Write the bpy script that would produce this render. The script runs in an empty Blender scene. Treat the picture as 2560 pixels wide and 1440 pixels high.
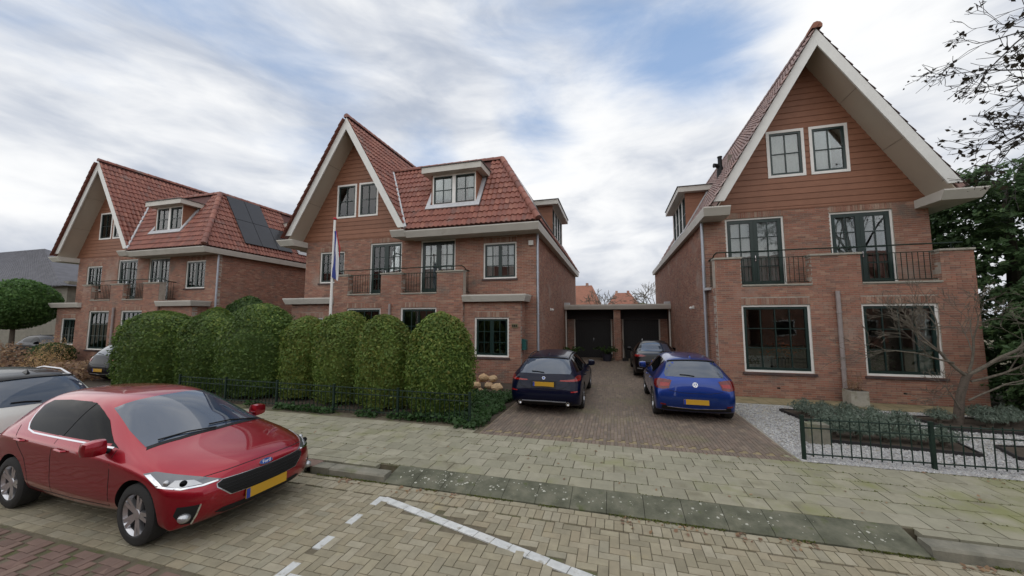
import bpy, bmesh, math, random
import numpy as np
from mathutils import Vector, Matrix
from mathutils.bvhtree import BVHTree
from mathutils.geometry import delaunay_2d_cdt
random.seed(7); RNG = np.random.default_rng(7)
S = bpy.context.scene; COL = S.collection
R = math.radians
# ------------------------------------------------------------------ camera, sky, sun, exposure
CAM_YAW, CAM_PITCH, CAM_H = 15.5805, 5.0186, 2.4
cd = bpy.data.cameras.new('camera'); cam = bpy.data.objects.new('camera', cd); COL.objects.link(cam)
cd.sensor_width = 36.0; cd.lens = 36.0*911/2560; cd.clip_start = .05; cd.clip_end = 3000
cam.location = (0, 0, CAM_H); cam.rotation_euler = (R(90+CAM_PITCH), 0, R(CAM_YAW))
S.camera = cam
S.view_settings.view_transform = 'Standard'; S.view_settings.look = 'None'
S.view_settings.gamma = 1; S.view_settings.exposure = 0.38
S.view_settings.use_curve_mapping = False
SUN_EL, SUN_AZ = 42, 200           # degrees; azimuth measured clockwise from +Y
W = bpy.data.worlds.new('World'); S.world = W; W.use_nodes = True
nt = W.node_tree; N = nt.nodes; L = nt.links
for n in list(N): N.remove(n)
def nd(t, **k):
    n = N.new(t)
    for a, b in k.items(): setattr(n, a, b)
    return n
def mth(op, a, b=None, clamp=False):
    n = nd('ShaderNodeMath', operation=op, use_clamp=clamp)
    for i, v in enumerate((a, b)):
        if v is None: continue
        if isinstance(v, (int, float)): n.inputs[i].default_value = v
        else: L.new(v, n.inputs[i])
    return n.outputs[0]
def mixc(f, a, b):
    n = nd('ShaderNodeMix', data_type='RGBA')
    if isinstance(f, (int, float)): n.inputs[0].default_value = f
    else: L.new(f, n.inputs[0])
    for i, v in ((6, a), (7, b)):
        if isinstance(v, tuple): n.inputs[i].default_value = (*v, 1)
        else: L.new(v, n.inputs[i])
    return n.outputs[2]
def ramp1(x, a, b):
    n = nd('ShaderNodeMapRange', interpolation_type='SMOOTHSTEP')
    L.new(x, n.inputs[0]); n.inputs[1].default_value = a; n.inputs[2].default_value = b
    return n.outputs[0]
sky = nd('ShaderNodeTexSky', sky_type='NISHITA', sun_disc=False)
sky.sun_elevation = R(SUN_EL); sky.sun_rotation = R(SUN_AZ); sky.air_density = 1.0; sky.dust_density = 1.5
tc = nd('ShaderNodeTexCoord'); sx = nd('ShaderNodeSeparateXYZ'); L.new(tc.outputs['Generated'], sx.inputs[0])
zc = mth('ADD', mth('MAXIMUM', sx.outputs[2], 0.0), 1.3)
cv = nd('ShaderNodeCombineXYZ'); L.new(mth('DIVIDE', sx.outputs[0], zc), cv.inputs[0]); L.new(mth('DIVIDE', sx.outputs[1], zc), cv.inputs[1]); L.new(sx.outputs[2], cv.inputs[2])
def fbm(scale, det, rough, off, stretch=(1, 1, 1), rot=0, dist=0.3):
    mp = nd('ShaderNodeMapping'); L.new(cv.outputs[0], mp.inputs[0])
    mp.inputs[1].default_value = off; mp.inputs[2].default_value = (0, 0, R(rot)); mp.inputs[3].default_value = stretch
    n = nd('ShaderNodeTexNoise'); L.new(mp.outputs[0], n.inputs['Vector'])
    n.inputs['Scale'].default_value = scale; n.inputs['Detail'].default_value = det
    n.inputs['Roughness'].default_value = rough; n.inputs['Distortion'].default_value = dist
    return n.outputs[0]
n_big = fbm(3.0, 5, .48, (3.1, 1.7, 0), (1, 1, 1.6), 20)
n_det = fbm(8.0, 8, .56, (9.3, 4.2, 2), (1, .8, 1.6), 20, .4)
n_hol = fbm(5.5, 8, .58, (5.2, 7.7, 1), (1, 1, 1.5), 15, .4)
def hole(vec, r0, r1):              # a thin place in the cloud deck around a direction
    d = nd('ShaderNodeVectorMath', operation='DISTANCE'); L.new(tc.outputs['Generated'], d.inputs[0])
    d.inputs[1].default_value = Vector(vec).normalized()
    return mth('SUBTRACT', 1.0, ramp1(d.outputs['Value'], r0, r1))
HOLES = [((.09, .80, .59), .0, .26, .54), ((.24, .82, .54), .0, .20, .40), ((-.17, .84, .46), .0, .17, .46), ((-.44, .80, .40), .0, .14, .40), ((-.20, .66, .70), .0, .36, .36), ((-.62, .62, .47), .0, .24, .36), ((-.75, .35, .55), .0, .3, .34)]
thin = None
for v, r0, r1, s in HOLES:
    h = mth('MULTIPLY', hole(v, r0, r1), s)
    thin = h if thin is None else mth('ADD', thin, h)
gap = ramp1(mth('ADD', mth('MULTIPLY', n_hol, 1.0), thin), 0.56, 1.22)
tone = ramp1(mth('ADD', mth('MULTIPLY', n_big, .66), mth('MULTIPLY', n_det, .38)), .37, .64)
cloud = mixc(tone, (3.6, 4.05, 4.9), (7.7, 7.75, 7.8))
blue = mixc(.62, sky.outputs[0], (2.3, 3.9, 6.7))
colr = mixc(mth('MULTIPLY', gap, .9), cloud, blue)
hz = ramp1(sx.outputs[2], -.02, .20)
colr = mixc(hz, mixc(tone, (4.2, 4.45, 4.95), (6.2, 6.3, 6.5)), colr)
bg = nd('ShaderNodeBackground'); bg.inputs[1].default_value = 0.1; L.new(colr, bg.inputs[0])
wo = nd('ShaderNodeOutputWorld'); L.new(bg.outputs[0], wo.inputs[0])
sl = bpy.data.lights.new('sun', 'SUN'); sl.energy = 1.15; sl.angle = R(150); sl.color = (1, .96, .9)
so = bpy.data.objects.new('sun', sl); COL.objects.link(so)
so.rotation_euler = (R(90-SUN_EL), 0, R(180-SUN_AZ)); so.location = (0, -5, 30)
S.cycles.use_denoising = True
S.cycles.max_bounces = 6; S.cycles.diffuse_bounces = 3; S.cycles.glossy_bounces = 3
S.cycles.transparent_max_bounces = 8; S.cycles.transmission_bounces = 3
S.cycles.caustics_reflective = False; S.cycles.caustics_refractive = False; S.cycles.sample_clamp_indirect = 4

# ------------------------------------------------------------------ materials
MATS = {}
def mat(name, cols, rough=.7, nscale=0, namt=0, bump=0, bscale=40, island=False, metal=0, spec=.5, coat=0, stain=None, stain2=None, sat=None):
    """cols: list of base colours mixed per loose piece (island) or by noise."""
    m = bpy.data.materials.new(name); m.use_nodes = True; t = m.node_tree; ns = t.nodes; ls = t.links
    b = ns['Principled BSDF']; b.inputs['Roughness'].default_value = rough; b.inputs['Metallic'].default_value = metal
    b.inputs['Specular IOR Level'].default_value = spec; b.inputs['Coat Weight'].default_value = coat; b.inputs['Coat Roughness'].default_value = .03
    tcn = ns.new('ShaderNodeTexCoord'); geo = ns.new('ShaderNodeNewGeometry'); oi = ns.new('ShaderNodeObjectInfo')
    if isinstance(cols, tuple): cols = [cols]
    def M(op, a, b2, clamp=False):
        n = ns.new('ShaderNodeMath'); n.operation = op; n.use_clamp = clamp
        for i, v in enumerate((a, b2)):
            if isinstance(v, (int, float)): n.inputs[i].default_value = v
            elif v is not None: ls.new(v, n.inputs[i])
        return n.outputs[0]
    def noise(sc, det=4, ro=.6):
        n = ns.new('ShaderNodeTexNoise'); ls.new(geo.outputs['Position'] if not island or sc < 3 else geo.outputs['Position'], n.inputs['Vector'])
        n.inputs['Scale'].default_value = sc; n.inputs['Detail'].default_value = det; n.inputs['Roughness'].default_value = ro
        return n.outputs[0]
    def MIX(f, a, b2, bt='MIX'):
        n = ns.new('ShaderNodeMix'); n.data_type = 'RGBA'; n.blend_type = bt
        if isinstance(f, (int, float)): n.inputs[0].default_value = f
        else: ls.new(f, n.inputs[0])
        for i, v in ((6, a), (7, b2)):
            if isinstance(v, tuple): n.inputs[i].default_value = (*v, 1)
            else: ls.new(v, n.inputs[i])
        return n.outputs[2]
    if len(cols) == 1: col = None; c0 = cols[0]
    else:
        r = ns.new('ShaderNodeValToRGB'); r.color_ramp.interpolation = 'LINEAR'
        while len(r.color_ramp.elements) < len(cols): r.color_ramp.elements.new(.5)
        for i, c in enumerate(cols):
            r.color_ramp.elements[i].position = i/(len(cols)-1); r.color_ramp.elements[i].color = (*c, 1)
        if island: src = M('FRACT', M('ADD', geo.outputs['Random Per Island'], oi.outputs['Random']), None)
        else:
            mr = ns.new('ShaderNodeMapRange'); ls.new(noise(nscale or 2), mr.inputs[0]); mr.inputs[1].default_value = .3; mr.inputs[2].default_value = .7; src = mr.outputs[0]
        ls.new(src, r.inputs[0]); col = r.outputs[0]; c0 = None
    out = col if col is not None else c0
    if namt:
        mr = ns.new('ShaderNodeMapRange'); ls.new(noise(nscale or 5, 6, .65), mr.inputs[0])
        mr.inputs[1].default_value = .25; mr.inputs[2].default_value = .75; mr.inputs[3].default_value = 1-namt; mr.inputs[4].default_value = 1+namt
        cc = ns.new('ShaderNodeCombineColor'); [ls.new(mr.outputs[0], cc.inputs[i]) for i in range(3)]
        out = MIX(1.0, out, cc.outputs[0], 'MULTIPLY')
    for st in (stain, stain2):
        if st:
            c2, sc, lo, hi = st
            mr = ns.new('ShaderNodeMapRange'); mr.interpolation_type = 'SMOOTHSTEP'; ls.new(noise(sc, 5, .6), mr.inputs[0]); mr.inputs[1].default_value = lo; mr.inputs[2].default_value = hi
            out = MIX(mr.outputs[0], out, c2)
    if isinstance(out, tuple): b.inputs['Base Color'].default_value = (*out, 1)
    else: ls.new(out, b.inputs['Base Color'])
    if bump:
        bp = ns.new('ShaderNodeBump'); bp.inputs['Strength'].default_value = bump; bp.inputs['Distance'].default_value = .01
        ls.new(noise(bscale, 5, .65), bp.inputs['Height']); ls.new(bp.outputs[0], b.inputs['Normal'])
    MATS[name] = m; return m
def leafmat(name, cols):
    m = mat(name, cols, .55, island=True, spec=.3, nscale=1.2, namt=.3)
    t = m.node_tree; b = t.nodes['Principled BSDF']; o = t.nodes['Material Output']
    tr = t.nodes.new('ShaderNodeBsdfTranslucent'); mx = t.nodes.new('ShaderNodeMixShader'); mx.inputs[0].default_value = .38
    src = b.inputs['Base Color'].links[0].from_socket; t.links.new(src, tr.inputs[0])
    t.links.new(b.outputs[0], mx.inputs[1]); t.links.new(tr.outputs[0], mx.inputs[2]); t.links.new(mx.outputs[0], o.inputs[0]); return m
def glassmat(name, tint, refl=1.0):
    m = bpy.data.materials.new(name); m.use_nodes = True; t = m.node_tree; t.nodes.remove(t.nodes['Principled BSDF'])
    o = t.nodes['Material Output']; tr = t.nodes.new('ShaderNodeBsdfTransparent'); tr.inputs[0].default_value = (*tint, 1)
    gl = t.nodes.new('ShaderNodeBsdfGlossy'); gl.inputs['Roughness'].default_value = .015; gl.inputs[0].default_value = (refl, refl, refl, 1)
    fr = t.nodes.new('ShaderNodeFresnel'); fr.inputs[0].default_value = 1.75
    bp = t.nodes.new('ShaderNodeBump'); nz = t.nodes.new('ShaderNodeTexNoise'); g = t.nodes.new('ShaderNodeNewGeometry')
    nz.inputs['Scale'].default_value = 1.6; t.links.new(g.outputs['Position'], nz.inputs['Vector']); bp.inputs['Strength'].default_value = .015; bp.inputs['Distance'].default_value = .1
    t.links.new(nz.outputs[0], bp.inputs['Height']); t.links.new(bp.outputs[0], gl.inputs['Normal'])
    mx = t.nodes.new('ShaderNodeMixShader'); t.links.new(fr.outputs[0], mx.inputs[0]); t.links.new(tr.outputs[0], mx.inputs[1]); t.links.new(gl.outputs[0], mx.inputs[2])
    t.links.new(mx.outputs[0], o.inputs[0]); MATS[name] = m; return m
mat('brick', [(0.261, 0.13, 0.0928), (0.345, 0.17, 0.121), (0.293, 0.14, 0.0974), (0.397, 0.235, 0.167), (0.219, 0.125, 0.0974), (0.324, 0.17, 0.125), (0.355, 0.165, 0.111)], .9, 2.2, .22, .5, 90, True, stain=((.40, .31, .26), .7, .54, .80), stain2=((.19, .15, .125), 1.2, .56, .78))
mat('brick_pale', [(.30, .17, .13), (.38, .22, .16), (.34, .18, .13), (.40, .26, .20), (.27, .15, .12)], .9, 2.2, .22, .5, 90, True)
mat('soldier', [(0.251, 0.12, 0.084), (0.325, 0.19, 0.14), (0.273, 0.135, 0.0933), (0.388, 0.28, 0.214), (0.231, 0.125, 0.0933)], .9, 2, .25, .5, 90, True)
mat('mortar', (.40, .35, .30), .95, 6, .25, .3, 120)
mat('brick_sill', [(.055, .04, .04), (.09, .055, .05), (.07, .05, .05)], .7, 3, .2, .3, 60, True)
mat('white_paint', (.70, .70, .67), .45, 3, .08, .05, 30)
mat('white_wood', (.80, .79, .76), .4, 4, .05)
mat('beige_paint', (.56, .54, .49), .55, 1.5, .10, .04, 20, stain=((.42, .39, .33), 1.3, .58, .8))
mat('soffit', (.50, .44, .36), .6, 1.2, .06)
mat('green_paint', (.012, .03, .027), .3, 4, .1)
mat('rail_green', (.013, .028, .021), .6, 6, .3, spec=.25)
mat('cladding', [(0.23, 0.0997, 0.0553), (0.269, 0.118, 0.0669), (0.245, 0.107, 0.0607)], .6, 3, .14, .25, 60, True)
mat('tile', [(0.223, 0.0767, 0.0553), (0.276, 0.102, 0.0714), (0.191, 0.0675, 0.0508), (0.307, 0.128, 0.0892), (0.244, 0.0859, 0.0607), (0.18, 0.0788, 0.0625)], .6, 2, .2, .25, 60, True, stain=((.20, .16, .145), 1.4, .56, .8))
mat('tile_grey', [(.25, .17, .155), (.31, .22, .20), (.21, .15, .145), (.34, .25, .23), (.27, .16, .14)], .7, 2, .2, .25, 60, True)
mat('tile_dark', (.10, .04, .035), .8)
mat('tile_orange', [(.28, .12, .075), (.24, .10, .065)], .8, 2, .2, .2, 50, True)
mat('lead', (.50, .51, .53), .45, 5, .18, .1, 25, metal=.2)
mat('zinc', (.42, .45, .50), .4, 5, .12, metal=.5)
mat('pipe_brown', (.30, .26, .25), .5, 4, .15)
mat('black_paint', (.005, .005, .006), .55)
mat('dark_wood', (.018, .016, .017), .6)
mat('interior', (.22, .19, .16), .9); mat('room_floor', (.12, .08, .06), .6)
mat('curtain', (.74, .74, .72), .9, 8, .06); mat('voile', (.62, .64, .63), .9, 8, .06)
mat('roof_felt', (.10, .10, .10), .9, 4, .2)
mat('solar', (.030, .031, .036), .22, 1.5, .15); mat('solar_frame', (.06, .06, .065), .4)
mat('parking_brick', [(0.259, 0.225, 0.153), (0.305, 0.271, 0.189), (0.228, 0.202, 0.14), (0.332, 0.299, 0.221), (0.282, 0.239, 0.162), (0.264, 0.244, 0.18)], .9, 7, .18, .35, 70, True, stain=((.20, .17, .115), .9, .58, .78), stain2=((.34, .29, .17), 1.9, .6, .8))
mat('kerb_stone', [(.16, .155, .125), (.20, .19, .15), (.22, .205, .165)], .92, 4, .25, .5, 60, stain=((.12, .135, .05), 1.6, .56, .75)); mat('road_brick', [(0.154, 0.095, 0.0774), (0.187, 0.12, 0.0963), (0.171, 0.112, 0.0929), (0.209, 0.14, 0.112), (0.138, 0.09, 0.0731)], .9, 6, .2, .4, 60, True)
mat('white_block', [(.60, .61, .60), (.53, .54, .53), (.57, .57, .55)], .85, 9, .2, .3, 70, True, stain=((.34, .32, .27), 11, .56, .72))
mat('joint', (.13, .11, .075), 1, 8, .35, .6, 90, stain=((.085, .10, .03), 2.5, .5, .7))
mat('paving_tile', [(0.248, 0.237, 0.172), (0.281, 0.267, 0.197), (0.231, 0.219, 0.16), (0.307, 0.288, 0.218), (0.265, 0.249, 0.176)], .92, 5, .16, .35, 60, True, stain=((.20, .205, .085), .75, .50, .70), stain2=((.19, .175, .12), 2.6, .54, .74))
mat('ramp', [(.085, .088, .058), (.11, .112, .078), (.135, .13, .095)], .92, 4, .3, .6, 45, stain=((.17, .165, .115), 2.6, .54, .75), stain2=((.075, .09, .03), 5, .58, .74))
mat('lichen', [(.46, .46, .39), (.34, .34, .28)], .95, 20, .2, island=True)
mat('drive_brick', [(0.156, 0.121, 0.095), (0.193, 0.145, 0.114), (0.138, 0.112, 0.0902), (0.175, 0.136, 0.109), (0.221, 0.175, 0.133)], .9, 5, .2, .4, 60, True, stain=((.17, .15, .09), .7, .52, .72))
mat('moss_paving', [(.22, .18, .10), (.26, .21, .12), (.19, .16, .085)], .95, 4, .25, .4, 50, True)
mat('soil', (.06, .045, .032), 1, 6, .4, .8, 30)
mat('ground', [(.10, .095, .05), (.14, .12, .075), (.08, .085, .04)], 1, 1.2, .3, .6, 25)
mat('gravel', [(.42, .42, .42), (.30, .30, .31), (.52, .52, .50), (.24, .24, .25), (.46, .43, .40)], .9, 9, .1, island=True)
mat('rock', [(.45, .30, .17), (.52, .37, .22), (.38, .25, .15)], .9, 9, .3, .8, 30, True)
mat('concrete', (.36, .34, .29), .9, 6, .2, .4, 50, stain=((.22, .20, .14), 5, .55, .75))
mat('bark', [(.085, .07, .055), (.125, .10, .08), (.065, .055, .045)], .95, 14, .3, 1.0, 50)
mat('bark_grey', [(.11, .095, .075), (.16, .14, .11)], .95, 12, .3, .8, 50)
mat('bark_dark', (.035, .03, .028), .95, 12, .3)
mat('trunk_dark', (.05, .045, .03), 1, 12, .3)
leafmat('leaf_hedge', [(0.0972, 0.17, 0.0372), (0.138, 0.218, 0.0486), (0.194, 0.268, 0.0601), (0.113, 0.186, 0.0429), (0.259, 0.3, 0.0715), (0.081, 0.145, 0.0343)])
leafmat('leaf_hedge_dark', [(0.0675, 0.122, 0.0315), (0.101, 0.166, 0.04), (0.0759, 0.131, 0.0315), (0.151, 0.21, 0.0458)])
leafmat('leaf_yellow', [(0.132, 0.191, 0.0391), (0.198, 0.231, 0.0483), (0.264, 0.238, 0.0633), (0.106, 0.165, 0.0345), (0.172, 0.211, 0.0437)])
leafmat('leaf_dark', [(0.063, 0.119, 0.0516), (0.091, 0.161, 0.0648), (0.0728, 0.133, 0.0552), (0.14, 0.217, 0.0816)])
leafmat('leaf_mid', [(.04, .085, .022), (.06, .11, .03), (.035, .07, .02)])
leafmat('leaf_light', [(.12, .17, .05), (.16, .21, .08), (.09, .13, .04)])
leafmat('leaf_ball', [(0.054, 0.126, 0.0315), (0.09, 0.18, 0.0501), (0.126, 0.226, 0.0644), (0.045, 0.099, 0.0286)])
leafmat('leaf_ivy', [(.035, .085, .025), (.055, .115, .035), (.03, .07, .02), (.075, .13, .05)])
leafmat('leaf_moss', [(.10, .125, .025), (.14, .15, .035), (.075, .095, .02)]); leafmat('leaf_lav', [(.14, .19, .15), (.19, .235, .19), (.11, .155, .115), (.23, .27, .22)])
leafmat('leaf_dead', [(.30, .19, .11), (.40, .27, .16), (.22, .13, .085), (.36, .24, .17)])
leafmat('leaf_autumn', [(.028, .024, .016), (.04, .032, .018), (.02, .02, .018)])
leafmat('grass_tan', [(.52, .34, .15), (.60, .42, .22), (.42, .26, .13)])
leafmat('fern', [(.05, .10, .025), (.08, .14, .04), (.04, .08, .02)])
glassmat('glass', (.82, .86, .86))
mat('car_glass', (.003, .0034, .004), .03, spec=.09); mat('windscreen', (.035, .055, .09), .03, spec=.8, coat=.5)
mat('paint_red', (.33, .004, .018), .3, spec=.3, coat=1.0, metal=.72)
mat('paint_blue', (.004, .036, .235), .32, spec=.3, coat=.9, metal=.7)
mat('paint_navy', (.002, .004, .018), .3, spec=.08, coat=.4)
mat('paint_black', (.002, .002, .003), .3, spec=.08, coat=.5)
mat('paint_white', (.80, .80, .76), .3, spec=.5, coat=1.0)
mat('paint_dark', (.003, .004, .010), .35, spec=.1, coat=.4)
mat('plastic', (.011, .011, .012), .55, spec=.25); mat('seam', (.006, .006, .006), .8)
mat('rubber', (.022, .022, .022), .85, 30, .2); mat('alloy', (.58, .58, .60), .3, metal=.85)
mat('chrome', (.75, .76, .78), .1, metal=1.0); mat('lamp_grey', (.13, .135, .15), .15, coat=1.0, metal=.4); mat('lamp_clear', (.45, .46, .48), .2, coat=.6, metal=.7)
mat('lamp_red', (.13, .004, .004), .15, coat=.5); mat('lamp_red_bright', (.32, .01, .01), .2, coat=.4)
mat('plate_yellow', (.52, .29, .02), .5); mat('plate_blue', (.02, .05, .30), .45); mat('badge_blue', (.02, .07, .30), .2, coat=1.0)
mat('flag_red', (.48, .03, .05), .8); mat('flag_white', (.72, .72, .74), .8); mat('flag_blue', (.03, .05, .24), .8)
mat('mailbox', (.012, .09, .085), .4); mat('brass', (.18, .15, .08), .5)
mat('barn_roof', (.10, .10, .115), .85, 2, .3, .4, 20); mat('barn_board', (.21, .195, .16), .8, 3, .2)
mat('orange_item', (.55, .12, .02), .6); mat('pot_dark', (.03, .032, .05), .5)

# ------------------------------------------------------------------ mesh helpers
class MB:
    def __init__(s): s.v = []; s.f = []; s.m = []
    def add(s, vs, fs, m=0):
        o = len(s.v); s.v.extend(vs); s.f.extend([tuple(i+o for i in f) for f in fs]); s.m.extend([m]*len(fs)); return s
    def box(s, x0, x1, y0, y1, z0, z1, m=0):
        return s.add([(x0, y0, z0), (x1, y0, z0), (x1, y1, z0), (x0, y1, z0), (x0, y0, z1), (x1, y0, z1), (x1, y1, z1), (x0, y1, z1)],
                     [(0, 3, 2, 1), (4, 5, 6, 7), (0, 1, 5, 4), (1, 2, 6, 5), (2, 3, 7, 6), (3, 0, 4, 7)], m)
    def fbox(s, F, a0, a1, b0, b1, c0, c1, m=0, skipback=False):
        P = F.p; vs = [P(a0, b0, c0), P(a1, b0, c0), P(a1, b1, c0), P(a0, b1, c0), P(a0, b0, c1), P(a1, b0, c1), P(a1, b1, c1), P(a0, b1, c1)]
        fs = [(4, 5, 6, 7), (0, 1, 5, 4), (1, 2, 6, 5), (2, 3, 7, 6), (3, 0, 4, 7)]
        if not skipback: fs.append((0, 3, 2, 1))
        return s.add(vs, fs, m)
    def prism(s, F, poly, c0, c1, m=0):      # polygon (a,b) counter-clockwise seen from outside, extruded along the normal
        n = len(poly); vs = [F.p(a, b, c0) for a, b in poly]+[F.p(a, b, c1) for a, b in poly]
        return s.add(vs, [tuple(range(n-1, -1, -1)), tuple(range(n, 2*n))]+[(i, (i+1) % n, n+(i+1) % n, n+i) for i in range(n)], m)
    def tube(s, path, r, n=8, m=0, cap=True):
        path = [Vector(p) for p in path]; k = len(path); rs = r if isinstance(r, (list, tuple)) else [r]*k
        vs = []; fs = []; ref = None
        for i, p in enumerate(path):
            d = (path[min(i+1, k-1)]-path[max(i-1, 0)]).normalized()
            if ref is None: ref = Vector((0, 0, 1)) if abs(d.z) < .9 else Vector((1, 0, 0))
            a = d.cross(ref).normalized(); b = a.cross(d).normalized(); ref = b
            for j in range(n):
                t = 2*math.pi*j/n; vs.append(tuple(p+(a*math.cos(t)+b*math.sin(t))*rs[i]))
        for i in range(k-1):
            for j in range(n): fs.append((i*n+j, i*n+(j+1) % n, (i+1)*n+(j+1) % n, (i+1)*n+j))
        if cap: fs += [tuple(range(n-1, -1, -1)), tuple(range((k-1)*n, k*n))]
        return s.add(vs, fs, m)
    def lathe(s, prof, n=16, M=None, m=0):   # profile (r, z) round z, placed by matrix M
        M = M or Matrix(); vs = []; fs = []
        for r, z in prof:
            for j in range(n):
                t = 2*math.pi*j/n; vs.append(tuple(M @ Vector((r*math.cos(t), r*math.sin(t), z))))
        for i in range(len(prof)-1):
            for j in range(n): fs.append((i*n+j, i*n+(j+1) % n, (i+1)*n+(j+1) % n, (i+1)*n+j))
        return s.add(vs, fs, m)
    def blob(s, c, r, sub=2, jit=.1, m=0, seed=None):
        bm = bmesh.new(); bmesh.ops.create_icosphere(bm, subdivisions=sub, radius=1); rr = random.Random(seed)
        vs = [(c[0]+v.co.x*r[0]*(1+rr.uniform(-jit, jit)), c[1]+v.co.y*r[1]*(1+rr.uniform(-jit, jit)), c[2]+v.co.z*r[2]*(1+rr.uniform(-jit, jit))) for v in bm.verts]
        fs = [tuple(v.index for v in f.verts) for f in bm.faces]; bm.free(); return s.add(vs, fs, m)
    def mesh(s, name, mats, smooth=False):
        me = bpy.data.meshes.new(name); me.from_pydata(s.v, [], s.f)
        for k in mats: me.materials.append(MATS[k])
        if len(mats) > 1: me.polygons.foreach_set('material_index', s.m)
        if smooth:
            me.polygons.foreach_set('use_smooth', [True]*len(me.polygons)); me.set_sharp_from_angle(angle=R(38))
        me.update(); return me
    def obj(s, name, mats, parent=None, smooth=False, kind=None):
        return link(name, s.mesh(name, [mats] if isinstance(mats, str) else mats, smooth), parent, kind)
def link(name, me, parent=None, kind=None):
    o = bpy.data.objects.new(name, me); COL.objects.link(o)
    if parent: o.parent = parent
    if kind: o['kind'] = kind
    return o
class Fr:
    def __init__(s, o, u, n): s.o = Vector(o); s.u = Vector(u); s.n = Vector(n); s.z = Vector((0, 0, 1))
    def p(s, a, b, c): return tuple(s.o+s.u*a+s.z*b+s.n*c)
def tag(o, label, cat, group=None, kind=None):
    if label: o['label'] = label
    if cat: o['category'] = cat
    if group: o['group'] = group
    if kind: o['kind'] = kind
    return o
def thing(name, label, cat, loc=(0, 0, 0), rz=0, group=None):
    o = bpy.data.objects.new(name, None); COL.objects.link(o); o.location = loc; o.rotation_euler = (0, 0, rz); o.empty_display_size = .2
    return tag(o, label, cat, group)
CY, SY, CP, SP = math.cos(R(CAM_YAW)), math.sin(R(CAM_YAW)), math.cos(R(CAM_PITCH)), math.sin(R(CAM_PITCH))
def vis(x, y, z):                            # apparent size weight: 1/distance when inside the field of view, else 0
    dz = z-CAM_H; rt = x*CY+y*SY; fh = -x*SY+y*CY; fw = fh*CP+dz*SP; up = -fh*SP+dz*CP
    if fw < .3 or abs(rt/fw) > 1.43 or abs(up/fw) > .82: return 0
    return 1/math.sqrt(x*x+y*y+dz*dz)
FRONT = lambda y=0, x=0, z=0: Fr((x, y, z), (1, 0, 0), (0, -1, 0))
def RIGHT(x, y=0, z=0): return Fr((x, y, z), (0, 1, 0), (1, 0, 0))
def LEFT(x, y=0, z=0): return Fr((x, y, z), (0, -1, 0), (-1, 0, 0))
UNIT_BRICK = None
def holes_cut(segs, a0, a1):
    out = []
    for s0, s1 in segs:
        if a1 <= s0 or a0 >= s1: out.append((s0, s1)); continue
        if a0 > s0: out.append((s0, a0))
        if a1 < s1: out.append((a1, s1))
    return out
def wall(parent, name, F, Wd, H, holes=(), lintels=(), thick=.25, nind=0, root=None, mb='brick', b0=0, a0=0, vent=()):
    """mortar core with openings (part), its bricks as sub-parts: the largest in view one by one, the others joined"""
    xs = sorted({a0, Wd, *[h[0] for h in holes], *[h[2] for h in holes]}); zs = sorted({b0, H, *[h[1] for h in holes], *[h[3] for h in holes]})
    core = MB()
    for i in range(len(xs)-1):
        for j in range(len(zs)-1):
            cx, cz = (xs[i]+xs[i+1])/2, (zs[j]+zs[j+1])/2
            if any(h[0] < cx < h[2] and h[1] < cz < h[3] for h in holes): continue
            core.fbox(F, xs[i], xs[i+1], zs[j], zs[j+1], -thick, -.009)
    w = core.obj(name, 'mortar', parent)
    rows = int((H-b0)/.0625); cut = list(holes)+list(lintels); items = []
    for r in range(rows):
        z0 = b0+r*.0625+.005; z1 = z0+.0525; off = (r % 2)*.11; segs = [(a0+.013, Wd-.0)]
        for h in cut:
            if z1 > h[1]+.012 and z0 < h[3]-.012: segs = holes_cut(segs, h[0], h[2])
        k = math.floor((a0-off)/.22)-1
        while k*.22+off < Wd:
            x0, x1 = k*.22+off+.005, (k+1)*.22+off-.005; k += 1
            for s0, s1 in segs:
                p0, p1 = max(x0, s0), min(x1, s1)
                if p1-p0 > .02: items.append((p0, p1, z0, z1))
    stuff = MB(); ind = set()
    if nind:
        rl = root.location; sc = []
        for i, (p0, p1, z0, z1) in enumerate(items):
            if p1-p0 > .2:
                q = Vector(F.p((p0+p1)/2, (z0+z1)/2, 0))+rl; sc.append((vis(*q), i))
        sc.sort(reverse=True); ind = {i for v, i in sc[:nind] if v > 0}
    for i, (p0, p1, z0, z1) in enumerate(items):
        j = random.uniform(-.002, .002)
        if i in ind:
            global UNIT_BRICK
            if UNIT_BRICK is None:
                UNIT_BRICK = MB().fbox(FRONT(), -.105, .105, -.02625, .02625, -.012, 0).mesh('brick', ['brick'])
            o = link('brick', UNIT_BRICK, w); o.location = F.p((p0+p1)/2, (z0+z1)/2, j)
        else: stuff.fbox(F, p0, p1, z0, z1, -.012, j, 0, True)
    for h in lintels:                        # soldier courses
        n = max(1, round((h[2]-h[0])/.0625)); d = (h[2]-h[0])/n
        for i in range(n): stuff.fbox(F, h[0]+i*d+.005, h[0]+(i+1)*d-.005, h[1]+.005, h[3]-.005, -.012, .002+random.uniform(-.002, .002), 1, True)
    for h in vent: stuff.fbox(F, *h, -.012, .004, 2, True)
    stuff.obj('bricks', [mb, 'soldier', 'seam'], w, kind='stuff')
    return w
def curtain(parent, F, a0, a1, b0, b1, c, m='curtain', name='curtain'):
    b = MB(); n = max(8, int((a1-a0)/.02)); vs = []
    for i in range(n+1):
        a = a0+(a1-a0)*i/n; cc = c+.014*math.sin(i*.55)+.006*math.sin(i*.21+a)
        vs += [F.p(a, b0, cc), F.p(a, b1, cc), F.p(a, b0, cc-.008), F.p(a, b1, cc-.008)]
    fs = []
    for i in range(n): j = i*4; fs += [(j, j+4, j+5, j+1), (j+6, j+2, j+3, j+7)]
    b.add(vs, fs); return b.obj(name, m, parent, smooth=True)
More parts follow.
